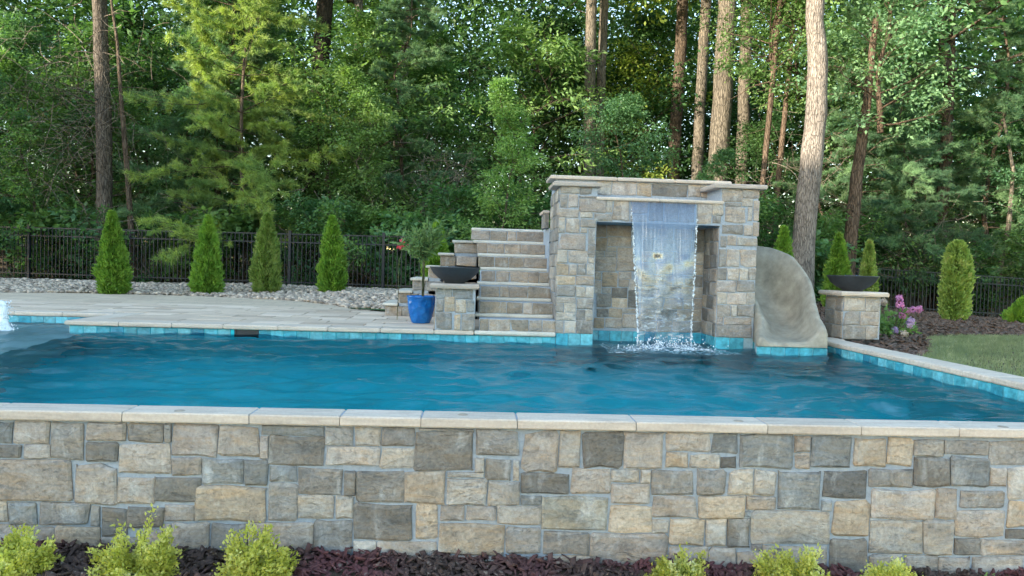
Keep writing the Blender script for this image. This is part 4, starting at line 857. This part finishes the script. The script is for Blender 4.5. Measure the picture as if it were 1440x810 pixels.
tall('T8', 'tree', 'right thinner trunk of the close pair behind the waterfall wall', 'bark_pale', 15, .8, 'leaf_mid', dead=5)
tall('T9', 'tree', 'distant leaning trunk left of the stout trunk behind the waterfall', 'bark_brown', 16, 1.0, 'leaf_yellow')
tall('T10', 'tree', 'distant straight trunk close on the left of the stout brown trunk', 'bark_pale', 16, 1.0, 'leaf_yellow')
tall('T11', 'tree', 'stout brown trunk behind the right end of the waterfall wall', 'bark_pale', 16, 1.2, 'leaf_mid', 14)
tall('T12', 'tree', 'distant mottled trunk close on the right of the stout brown trunk', 'bark_pale', 16, 1.0, 'leaf_yellow')
tall('T13', 'sapling', 'thin reddish leaning stem left of the big grey trunk', 'bark_red', 11, .5, 'leaf_mid', 7, dead=12)
tall('T14', 'sapling', 'thin leaning stem nearest the big grey trunk on its left', 'bark_red', 11, .5, 'leaf_light', 7, dead=14)
tall('T15', 'tree', 'big pale grey trunk standing behind the slide', 'bark_grey', 14, 1.2, 'leaf_mid', 18, .035)
tall('T16', 'tree', 'leaning reddish trunk with knots behind the right fire bowl', 'bark_red', 9.5, .5, 'needle', 10, dead=10)
tall('T17', 'tree', 'dark trunk in the shade behind the mulch bed at right', 'bark_brown', 12, 1.0, 'leaf_deep', dead=14)
tall('T18', 'sapling', 'thin leaning stem behind the right fence near the frame edge', 'bark_pale', 5.5, 0, sides=7, dead=8)

US = [  # prototype, name, label, x, y, scale, leaf, rotation
 (BL3, 'sapling', 'leafy sapling left of the brown trunk at far left', -12.0, 20.6, 1.05, 'leaf_mid', 2.0),
 (BL4, 'understory_tree', 'low leafy tree between the bare sapling and the yellow green pine', -8.1, 21.6, .85, 'leaf_blue', 3.3),
 (BL1, 'understory_tree', 'tall leafy tree covering the slim grey trunk', -3.2, 22.6, 1.15, 'leaf_light', 4.1),
 (BL4, 'understory_tree', 'deep green leafy tree at the far left top behind the fence', -13.0, 21.5, 1.1, 'leaf_blue', .3),
 (BL1, 'understory_tree', 'leafy tree over the far left stretch of fence', -11.4, 22.6, 1.0, 'leaf_mid', 1.3),
 (BL2, 'understory_tree', 'long leaved tree between the leftmost trunk and the dark trunk', -8.0, 23.5, 1.0, 'leaf_deep', 2.2),
 (PN2, 'pine_tree', 'bright yellow green pine leaning over the second cone shrub', -6.0, 19.8, 1.12, 'needle_bright', .4),
 (PN1, 'pine_tree', 'soft green pine behind the yellow green one', -7.4, 22.2, 1.0, 'needle', 1.9),
 (BL1, 'understory_tree', 'leafy tree in front of the dark straight trunk', -4.0, 21.8, .95, 'leaf_mid', 3.0),
 (BL3, 'sapling', 'light green sapling behind the fourth cone shrub', -2.8, 20.0, 1.05, 'leaf_light', 1.0),
 (PN1, 'pine_tree', 'soft pine with flat boughs left of the staircase', -2.2, 21.6, .78, 'needle', 4.0),
 (BL4, 'understory_tree', 'dark leafy tree behind the potted plant', -1.2, 23.5, 1.1, 'leaf_deep', 5.0),
 (BL3, 'sapling', 'bright green young tree standing behind the top of the staircase', .60, 17.3, .88, 'leaf_light', 2.4),
 (BL2, 'understory_tree', 'long leaved tree above the bright young tree', 1.6, 24.0, 1.0, 'leaf_light', .8),
 (BL4, 'understory_tree', 'small blue green tree just behind the waterfall wall', 3.55, 18.2, .78, 'leaf_blue', 1.7),
 (BL1, 'understory_tree', 'yellow green tree high behind the paired trunks', 5.3, 28.5, 1.3, 'leaf_yellow', 2.9),
 (BL3, 'sapling', 'low leafy sapling behind the right pillar of the waterfall wall', 6.5, 20.4, .75, 'leaf_blue', 4.4),
 (BL4, 'understory_tree', 'leafy tree behind the big grey trunk', 9.3, 23.5, .9, 'leaf_deep', .2),
 (PN1, 'pine_tree', 'green pine behind the right fire bowl', 11.3, 21.2, .92, 'needle', 2.6),
 (PN2, 'pine_tree', 'low pine with drooping boughs above the pink flowers', 12.0, 20.3, .72, 'needle_deep', 3.7),
 (BL1, 'understory_tree', 'dark green leafy tree above the right mulch bed', 13.6, 23.0, 1.0, 'leaf_deep', 5.2),
 (PN1, 'pine_tree', 'soft green pine with long boughs at the far right', 15.6, 21.6, 1.0, 'needle', 1.1),
 (BL4, 'understory_tree', 'leafy tree hanging over the right fence at the frame edge', 16.4, 20.6, .9, 'leaf_blue', 4.9),
 (BL2, 'understory_tree', 'long leaved tree at the top right behind the pines', 14.6, 26.5, 1.15, 'leaf_mid', 3.1),
]
for pr, nm, lb, x, y, sc, lm, rz in US: pr.plant(nm, lb, 'tree', (x, y, gz(x, y)-.05), rz, sc, lm)
RB = random.Random(55)
for k in range(34):                                           # the second row of the wood, look-alikes
    x = -19+k*1.22+RB.uniform(-.6, .6); y = RB.uniform(26, 33); pr = RB.choice((BL1, BL2, BL4, BL1))
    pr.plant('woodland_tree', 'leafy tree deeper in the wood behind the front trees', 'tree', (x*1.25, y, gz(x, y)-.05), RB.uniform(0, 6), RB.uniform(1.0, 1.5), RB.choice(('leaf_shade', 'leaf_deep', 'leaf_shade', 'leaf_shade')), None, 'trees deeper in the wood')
for k in range(12):                                           # the wood goes on beyond both sides of the frame
    x = (-15.5-k*1.5) if k < 6 else (18.5+(k-6)*1.7); y = RB.uniform(20.8, 25)
    RB.choice((BL1, BL4, BL2)).plant('woodland_tree', 'leafy tree deeper in the wood behind the front trees', 'tree', (x, y, gz(x, y)-.05), RB.uniform(0, 6), RB.uniform(.95, 1.2), RB.choice(('leaf_mid', 'leaf_deep', 'leaf_blue')), None, 'trees deeper in the wood')
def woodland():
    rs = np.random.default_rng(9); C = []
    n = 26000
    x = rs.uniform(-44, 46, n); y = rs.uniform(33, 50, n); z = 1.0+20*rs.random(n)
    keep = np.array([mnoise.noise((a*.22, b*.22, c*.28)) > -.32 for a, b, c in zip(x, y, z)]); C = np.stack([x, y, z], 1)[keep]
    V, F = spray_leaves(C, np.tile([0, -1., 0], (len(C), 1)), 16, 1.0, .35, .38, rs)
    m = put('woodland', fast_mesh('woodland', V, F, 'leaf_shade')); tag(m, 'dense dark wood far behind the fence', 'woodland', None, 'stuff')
woodland()
SHR = [(SH1, -12.6, 20.6, 'leaf_blue', 'low leafy bush behind the far left fence', 1.0), (SH2, -11.2, 20.4, 'leaf_mid', 'broad leaved bush behind the far left fence posts', 1.1), (SH2, -10.0, 20.6, 'leaf_blue', 'broad leaved bush left of the brown trunk', 1.2),
       (SH1, -8.4, 19.6, 'leaf_deep', 'dark bush between the first two cone shrubs behind the fence', .9), (SH2, -7.0, 19.4, 'leaf_mid', 'broad leaved vine bush left of the second cone shrub', 1.15), (SH1, -5.2, 19.6, 'leaf_deep', 'dark bush between the second and third cone shrubs', 1.05),
       (SH1, -3.9, 19.3, 'leaf_blue', 'leafy bush behind the third cone shrub', 1.1), (SH1, -2.6, 18.9, 'leaf_mid', 'leafy bush right of the fourth cone shrub', 1.0), (SH2, -1.4, 18.6, 'leaf_blue', 'broad leaved bush behind the potted plant', 1.2),
       (SH1, -.2, 19.0, 'leaf_deep', 'dark leafy bush behind the stepped side of the staircase', 1.3), (SH1, 1.7, 19.8, 'leaf_deep', 'leafy bush behind the top of the staircase', 1.15), (SH1, 3.4, 19.0, 'leaf_blue', 'bush peeking over the left of the waterfall wall', 1.35),
       (SH1, 5.2, 19.4, 'leaf_mid', 'bush peeking over the middle of the waterfall wall', 1.3), (SH1, 7.0, 19.0, 'leaf_deep', 'dark bush right of the waterfall wall', 1.3), (SH2, 8.9, 19.0, 'leaf_blue', 'low bush between the slide and the grey trunk', 1.0),
       (SH1, 10.4, 20.6, 'leaf_mid', 'bright leafy bush behind the right fire bowl', 1.2), (SH1, 11.9, 20.4, 'leaf_deep', 'dark bush behind the pink flowers and fence', 1.0), (SH2, 14.2, 20.6, 'leaf_deep', 'dark low bush behind the right fence', 1.0), (SH1, 16.3, 20.5, 'leaf_mid', 'leafy bush behind the fence at the right frame edge', 1.2)]
for q, (pr, x, y, lm, lb, sc) in enumerate(SHR): pr.plant('bush', lb, 'bush', (x, y, gz(x, y)-.03), q*1.7, sc, lm, None, None, 'foliage', 'stems')

# tangles of dead twigs
def tangle(seed, n, c, r, label):
    rs = np.random.default_rng(seed); m = MB(c)
    for i in range(n):
        p = np.array(c)+rs.normal(0, 1, 3)*r; lp = limb_path(p, rs.uniform(0, 6.28), rs.normal(-.1, .5), rs.uniform(.5, 1.5), rs, 7, rs.normal(-.06, .12)); w = rs.uniform(.004, .011)
        m.tube(lp, [w*(1-.1*q) for q in range(8)], 3, False)
        if rs.random() < .6:
            l2 = limb_path(lp[3], rs.uniform(0, 6.28), rs.normal(-.1, .5), .5, rs, 4, -.05); m.tube(l2, [w*.6]*5, 3, False)
    o = thing('dead_branches', label, 'branches', c); tag(m.build('twigs', 'twig', o), kind='stuff'); return o
tangle(1, 300, (-10.5, 19.6, 4.4), (1.1, .35, 1.2), 'tangle of bare grey twigs around the brown trunk at far left')
tangle(2, 90, (-1.0, 20.0, 3.2), (.6, .3, .5), 'drooping bare twigs left of the bright young tree')
tangle(3, 110, (12.6, 19.9, 1.6), (.7, .3, .6), 'bleached bare branches behind the mulch bed above the flowers')
tangle(4, 90, (10.0, 20.6, 3.4), (.9, .3, 1.8), 'fine bare twigs hanging right of the big grey trunk')
tangle(5, 90, (8.9, 20.6, 2.4), (.6, .3, 1.2), 'fine bare twigs left of the big grey trunk')
tangle(6, 70, (-6.6, 19.3, 1.6), (1.6, .25, .7), 'bare vines behind the fence at the second cone shrub')

# ---------------------------------------------------------------- cone shaped shrubs
def thuja(seed, H, R, lean=0, col=0):
    rs = np.random.default_rng(seed); n = 9000; t = rs.random(n)**(1 if col else 1.2); th = rs.uniform(0, 6.283, n)
    prof = (R*np.clip(1-t**5, 0, 1)**.55 if col else R*np.clip(1.015-t**1.9, 0, 1)**.9)*(1-.30*np.exp(-t*16))
    bumpy = np.array([1+.40*mnoise.noise((math.cos(a)*2.2+seed, math.sin(a)*2.2, b*H*3.2))+.22*mnoise.noise((math.cos(a)*6+seed, math.sin(a)*6, b*H*9)) for a, b in zip(th, t)])
    r = prof*bumpy*rs.uniform(.72, 1.08, n); P = np.stack([np.cos(th)*r+lean*t, np.sin(th)*r, t*H*.97+.02], 1)
    out = np.stack([np.cos(th), np.sin(th), np.zeros(n)], 1)
    A = out*.55+np.array([0, 0, .85])+rs.normal(0, .32, (n, 3)); N = np.cross(out, [0, 0, 1])+rs.normal(0, .6, (n, 3))
    l = rs.uniform(.05, .105, n); V1 = leaf_quads(P, A, N, l, l*.40)
    m = 2600; k = rs.integers(0, n, m); P2 = P[k]+rs.normal(0, .02, (m, 3)); A2 = A[k]+rs.normal(0, .4, (m, 3)); l2 = rs.uniform(.05, .09, m)
    V2 = leaf_quads(P2, A2, rs.normal(0, 1, (m, 3)), l2, l2*.35)
    tb = MB(); tb.tube([(0, 0, -.1), (lean*.5, 0, H*.5), (lean, 0, H*.9)], [.04, .028, .01], 7)
    return (tb, *joinVF([V1, V2]))
THJ = [(-7.28, 15.4, 1.70, .27, 'thuja', 'leftmost cone shaped evergreen shrub in the river rocks', -.06), (-5.58, 15.85, 1.68, .265, 'thuja', 'second cone shrub from the left, in the river rocks', 0), (-4.45, 16.15, 1.74, .28, 'thuja_pale', 'third cone shrub from the left, paler and bumpier', .02),
       (-3.03, 16.1, 1.68, .27, 'thuja', 'fourth cone shrub from the left, beside a fence post', .04), (-.68, 13.6, 1.52, .26, 'thuja', 'bright cone shrub behind the potted plant and stepped wall', 0),
       (7.02, 16.5, 1.78, .25, 'thuja', 'cone shrub peeking over the top of the slide', 0), (7.75, 15.4, 1.62, .24, 'thuja', 'dense green cone shrub between the grey trunk and the fire bowl', 0), (9.30, 17.0, 1.62, .18, 'thuja_pale', 'thin cone shrub just right of the fire bowl', 0),
       (9.16, 13.6, 1.52, .21, 'thuja_pale', 'tall blunt pale green shrub in the mulch bed before the fence', 0), (10.95, 14.1, .50, .28, 'thuja', 'low green shrub at the right frame edge by the lawn', 0)]
for q, (x, y, H, R, lm, lb, ln) in enumerate(THJ):
    if q == 8:
        pass
    z = back_z(x, y); pr = Proto(*thuja(200+q, H, R, ln, q == 8), 'bark_brown', lm)
    pr.plant('evergreen_shrub', lb, 'shrub', (x, y, z), q*.9, 1, None, None, 'cone shaped evergreen shrubs', 'foliage', 'stem')

# ---------------------------------------------------------------- golden shrubs, mulch, rocks, lawn
def dome(seed, R, H, n, L, wr=.55, shoots=26):
    rs = np.random.default_rng(seed); tb = MB(); P = []; A = []
    for i in range(shoots*3):
        a = rs.uniform(0, 6.28); e = math.acos(rs.random()**.8*.95); d = np.array([math.cos(a)*math.sin(e), math.sin(a)*math.sin(e), math.cos(e)])
        ln = (R*math.sin(e)**2+H*math.cos(e)**2)*rs.uniform(.75, 1.12)*(1.18 if rs.random() < .12 else 1)
        lp = limb_path((0, 0, 0), a, math.pi/2-e, ln, rs, 6, .04); tb.tube(lp, [.003*(1-.12*q) for q in range(7)], 3, False)
        for q in range(n//(shoots*3)):
            t = rs.uniform(.35, 1.0)*6; k = min(5, int(t)); P.append(lp[k]+(lp[k+1]-lp[k])*(t-k)+rs.normal(0, .012, 3)); A.append(unit(lp[k+1]-lp[k])*.7+rs.normal(0, .6, 3))
    P = np.array(P); l = L*rs.uniform(.6, 1.25, len(P)); V, F = leaf_quads(P, np.array(A), rs.normal(0, .6, (len(P), 3))+[0, -.3, .9], l, l*wr)
    return tb, V, F
GS = [(-2.03, 3.42, .15, -.47, 'golden shrub at the bottom left corner against the wall'), (-1.49, 3.42, .15, -.405, 'tall golden shrub, second from the left corner'), (-.965, 3.42, .145, -.445, 'golden shrub, third from the left corner'),
      (1.01, 3.42, .135, -.545, 'small golden shrub below the wall, first one right of the bare mulch'), (1.576, 3.42, .15, -.485, 'tall golden shrub at the lower right against the wall'), (2.03, 3.40, .14, -.575, 'golden shrub barely reaching into the bottom edge at right')]
for q, (x, y, R, top, lb) in enumerate(GS):
    z = bed_z(x)-.015; pr = Proto(*dome(300+q, R, top-z, 10500, .020), 'green_stem', 'gold')
    pr.plant('golden_shrub', lb, 'shrub', (x, y, z), 0, 1, None, None, 'golden shrubs along the front wall', 'foliage', 'stems')
pr = Proto(*dome(320, .10, .09, 1100, .022), 'green_stem', 'leaf_light'); pr.plant('ground_plant', 'small green plant at the foot of the wall, bottom right', 'plant', (2.60, 3.47, bed_z(2.6)), 0, 1, None, None, None, 'foliage', 'stems')
def scatter_chips(name, pts, size, mat, label, seed, lift=.02, ang=.5):
    rs = np.random.default_rng(seed); n = len(pts)
    box = np.array([(-1,-1,-1),(1,-1,-1),(1,1,-1),(-1,1,-1),(-1,-1,1),(1,-1,1),(1,1,1),(-1,1,1)], float); fc = np.array([(0,3,2,1),(4,5,6,7),(0,1,5,4),(1,2,6,5),(2,3,7,6),(3,0,4,7)])
    S = np.stack([size*rs.uniform(.5, 1.5, n), size*rs.uniform(.22, .55, n), size*rs.uniform(.06, .16, n)], 1)*.5
    B = box[None]*S[:, None]*(1+rs.uniform(-.3, .3, (n, 8, 3))*[1, 1, .3]); B[:, 4:, :2] *= rs.uniform(.6, 1, (n, 1, 1))
    a = rs.uniform(0, 6.28, n); t1 = rs.normal(0, ang, n); t2 = rs.normal(0, ang*.7, n)
    def rot(B, i, j, t):
        c, s = np.cos(t)[:, None], np.sin(t)[:, None]; x, y = B[..., i].copy(), B[..., j].copy(); B[..., i] = c*x-s*y; B[..., j] = s*x+c*y
    rot(B, 0, 2, t1); rot(B, 1, 2, t2); rot(B, 0, 1, a)
    V = (B+np.asarray(pts)[:, None]+np.stack([np.zeros(n), np.zeros(n), rs.random(n)*lift], 1)[:, None]).reshape(-1, 3); F = (fc[None]+np.arange(n)[:, None, None]*8).reshape(-1, 4)
    return tag(put(name, fast_mesh(name, V, F, mat)), label, 'mulch', None, 'stuff')
rs = np.random.default_rng(4)
pt = [(x, y, bed_z(x)-.03*max(0, 3.3-y)+.035*mnoise.noise((x*3.1, y*3, 0))-.005) for x, y in zip(rs.uniform(-2.7, 3.4, 7000), rs.uniform(3.05, 3.785, 7000))]
scatter_chips('mulch', pt, .060, 'mulch_dark', 'dark brown and reddish bark mulch along the foot of the front wall', 5, .035, .55)
LAWN = [(4.53, 3.9), (4.53, 7.3), (4.9, 7.7), (5.35, 8.35), (5.85, 9.2), (6.35, 9.95), (7.0, 10.35), (8.2, 10.55), (10, 10.6), (16, 10.6), (16, 4.5), (7, 3.9)]
def inside(x, y, P):
    c = False
    for (a, b), (d, e) in zip(P, P[1:]+P[:1]):
        if (b > y) != (e > y) and x < (d-a)*(y-b)/(e-b)+a: c = not c
    return c
lv = [(x, y, back_z(x, y)+.025 if y > 8.9 or x < 7 else ground_z(x, y)+.03) for x, y in LAWN]
lawn = tag(mesh_obj('lawn', lv, [tuple(range(len(lv)-1, -1, -1))], 'lawn_soil'), kind='structure')
P = []
while len(P) < 110000:
    x, y = rs.uniform(4.53, 12.5), rs.uniform(4.4, 10.7)
    if inside(x+.05*mnoise.noise((x*6, y*6, 0)), y+.05*mnoise.noise((x*6, y*6, 3)), LAWN): P.append((x, y, -.036))
P = np.array(P); A = np.array([0, 0, 1.])+rs.normal(0, .45, P.shape); V, F = needles(P, A, rs.uniform(.025, .06, len(P)), np.full(len(P), .007), rs)
tag(put('grass', fast_mesh('grass', V, F, 'grass')), 'short mown green grass of the right lawn', 'grass', None, 'stuff')
pt = []
while len(pt) < 11000:
    x = rs.uniform(4.3, 16.5); y = rs.uniform(7.2, 19.3)
    if not inside(x, y, LAWN) and not (4.55 < x < 5.1 and 8.9 < y < 9.45) and x > 4.55: pt.append((x, y, back_z(x, y)+.012))
scatter_chips('mulch', pt, .105, 'mulch_brown', 'brown bark mulch bed between the lawn and the right fence', 6, .03, .4)
def river_rocks():
    rs = np.random.default_rng(12); P = []
    while len(P) < 11000:
        x, y = rs.uniform(-14.5, -.9), rs.uniform(12.0, 17.9)
        if deck_back(x)+.04 < y < 17.5-.2*(x+1)-.1 and not (x > -2.2 and y < 13.0 and x < -1.0 and y < 12.55): P.append((x, y))
    n = len(P); P = np.array(P); t = (1+5**.5)/2
    iv = unit(np.array([(-1,t,0),(1,t,0),(-1,-t,0),(1,-t,0),(0,-1,t),(0,1,t),(0,-1,-t),(0,1,-t),(t,0,-1),(t,0,1),(-t,0,-1),(-t,0,1)], float))
    fi = np.array([(0,11,5),(0,5,1),(0,1,7),(0,7,10),(0,10,11),(1,5,9),(5,11,4),(11,10,2),(10,7,6),(7,1,8),(3,9,4),(3,4,2),(3,2,6),(3,6,8),(3,8,9),(4,9,5),(2,4,11),(6,2,10),(8,6,7),(9,8,1)])
    s = rs.uniform(.03, .07, n)[:, None]*np.stack([rs.uniform(.8, 1.4, n), rs.uniform(.8, 1.3, n), rs.uniform(.5, .8, n)], 1)
    B = iv[None]*s[:, None]*(1+rs.uniform(-.18, .18, (n, 12, 1)))
    z = np.array([back_z(x, y) for x, y in P])+.03+rs.random(n)*.05
    V = (B+np.stack([P[:, 0], P[:, 1], z], 1)[:, None]).reshape(-1, 3); F = (fi[None]+np.arange(n)[:, None, None]*12).reshape(-1, 3)
    tag(put('river_rocks', fast_mesh('river_rocks', V, F, 'river_rock', True)), 'bed of pale grey river rocks between the deck and the fence', 'rocks', None, 'stuff')
river_rocks()
tag(mesh_obj('turf_patch', [(-2.1, 12.55, -.004), (-1.15, 12.02, -.004), (-1.15, 12.5, .0), (-2.0, 12.95, .0)], [(0, 1, 2, 3)], 'turf'), kind='structure')

# ---------------------------------------------------------------- potted plant, flowers
pp = thing('potted_plant', 'glazed blue pot with a slender green plant standing on the deck', 'potted plant', (-.675, 9.75, .004)); o = pp.location
m = MB(o); cx, cy, z = o
m.lathe([(.0, z), (.118, z), (.124, z+.012), (.15, z+.08), (.172, z+.18), (.181, z+.27), (.184, z+.325), (.19, z+.335), (.192, z+.35), (.186, z+.356), (.172, z+.354), (.165, z+.33), (.16, z+.30)], cx, cy, 40); m.build('pot', 'blue_glaze', pp, True)
m = MB(o); m.lathe([(.0, z+.312), (.1, z+.312), (.163, z+.305)], cx, cy, 24); m.build('soil', 'soil', pp)
rs = np.random.default_rng(21); m = MB(o)
for q in range(3): m.tube([(cx+.02+.012*math.cos(q*2.1+k*1.3), cy+.012*math.sin(q*2.1+k*1.3), z+.30+.1*k) for k in range(6)], [.009]*6, 6)
P = []; A = []
for i in range(30):
    a = rs.uniform(0, 6.28); e = rs.uniform(.75, 1.45); lp = limb_path((.02, 0, .80), a, e, rs.uniform(.25, .62), rs, 6, -.02); m.tube(lp+np.array(o), [.005*(1-.1*q) for q in range(7)], 4, False)
    for q in range(46):
        t = rs.uniform(.15, 1)*6; k = min(5, int(t)); P.append(lp[k]+(lp[k+1]-lp[k])*(t-k)); A.append(unit(lp[k+1]-lp[k])*.6+rs.normal(0, .5, 3))
m.build('stem', 'green_stem', pp); P = np.array(P); l = rs.uniform(.06, .12, len(P))
V, F = leaf_quads(P, np.array(A), rs.normal(0, 1, P.shape), l, l*.26); put('foliage', fast_mesh('foliage', V, F, 'pot_leaf'), pp)
fs = thing('rose', 'single rose red flower on a tall thin stalk behind the blue pot', 'flower', (-1.03, 10.2, 0))
m = MB((0, 0, 0)); m.tube([(0, 0, 0), (.01, 0, .4), (.0, 0, .75), (.05, 0, 1.0)], [.006, .005, .004, .004], 5); m.build('stalk', 'green_stem', fs)
Pf = np.tile([.05, 0, 1.02], (34, 1))+rs.normal(0, .022, (34, 3)); V, F = leaf_quads(Pf, rs.normal(0, 1, (34, 3))+[0, -.3, .3], rs.normal(0, 1, (34, 3)), np.full(34, .06), np.full(34, .045)); put('petals', fast_mesh('petals', V, F, 'petal_rose'), fs)
hy = thing('hydrangea', 'flowering bush with pink and lilac heads beside the right pillar', 'flower bush', (6.02, 10.35, -.05)); o = np.array(hy.location)
tb, V, F = dome(400, .36, .46, 1100, .075, .6, 16); mesh_obj('stems', tb.v, tb.f, 'green_stem', hy); put('foliage', fast_mesh('foliage', V, F, 'leaf_light'), hy)
FL = [(6.05, 10.2, .49), (6.06, 10.2, .40), (6.15, 10.2, .32), (6.25, 10.2, .33), (6.34, 10.2, .34), (6.10, 10.2, .25), (6.17, 10.1, .18), (6.17, 10.1, .12), (5.92, 10.05, .04), (5.82, 10.2, .43), (6.02, 10.0, -.0)]
m = MB(tuple(o))
for q, f in enumerate(FL):
    n = 90; d = unit(rs.normal(0, 1, (n, 3))); P = np.array(f)-o+d*.045*rs.uniform(.8, 1.1, (n, 1)); Nn = d+rs.normal(0, .3, (n, 3)); Ax = np.cross(Nn, rs.normal(0, 1, (n, 3)))
    V, F = leaf_quads(P, Ax, Nn, np.full(n, .03), np.full(n, .028)); put('flower_head', fast_mesh('flower_head', V, F, 'petal_pale' if q > 8 else ('petal_lilac' if q in (6, 7, 8) else 'petal_pink')), hy)
    m.tube([(f[0]*.4+o[0]*.6, f[1]*.4+o[1]*.6, o[2]), (f[0]*.9+o[0]*.1, f[1]*.9+o[1]*.1, f[2]*.6), f], [.005, .004, .003], 4)
m.build('flower_stalks', 'green_stem', hy)

# ---------------------------------------------------------------- unseen building added behind the camera to shade the pool
hs = thing('added_house', 'unseen pale sided two storey building with a dark gable roof, added to shade the pool', 'added_house', (-33, -8.6, -1.5)); hs.rotation_euler.z = math.radians(-55)
m = MB(); m.box(-17, -10, -.7, 17, 0, 8.0); m.add([(-17, -10, 8), (-17, 0, 8), (-17, -5, 12.2), (17, -10, 8), (17, 0, 8), (17, -5, 12.2)], [(0, 1, 2), (3, 5, 4)]); m.build('wall', 'siding', hs)
m = MB(); m.add([(-17.6, .6, 7.6), (17.6, .6, 7.6), (17.6, -5, 12.4), (-17.6, -5, 12.4), (-17.6, -10.6, 7.6), (17.6, -10.6, 7.6)], [(0, 1, 2, 3), (3, 2, 5, 4)]); m.build('roof', 'roofing', hs)
for k in range(9):
    for zz in (1.7, 5.1):
        x = -15.5+k*3.7; m = MB(); m.box(x, .02, zz-.6, x+1.3, .07, zz+1.2); w = m.build('window', 'white_trim', hs)
        m = MB(); m.box(x+.1, .075, zz-.5, x+1.2, .085, zz+1.1); g = m.build('pane', 'window_glass', w)
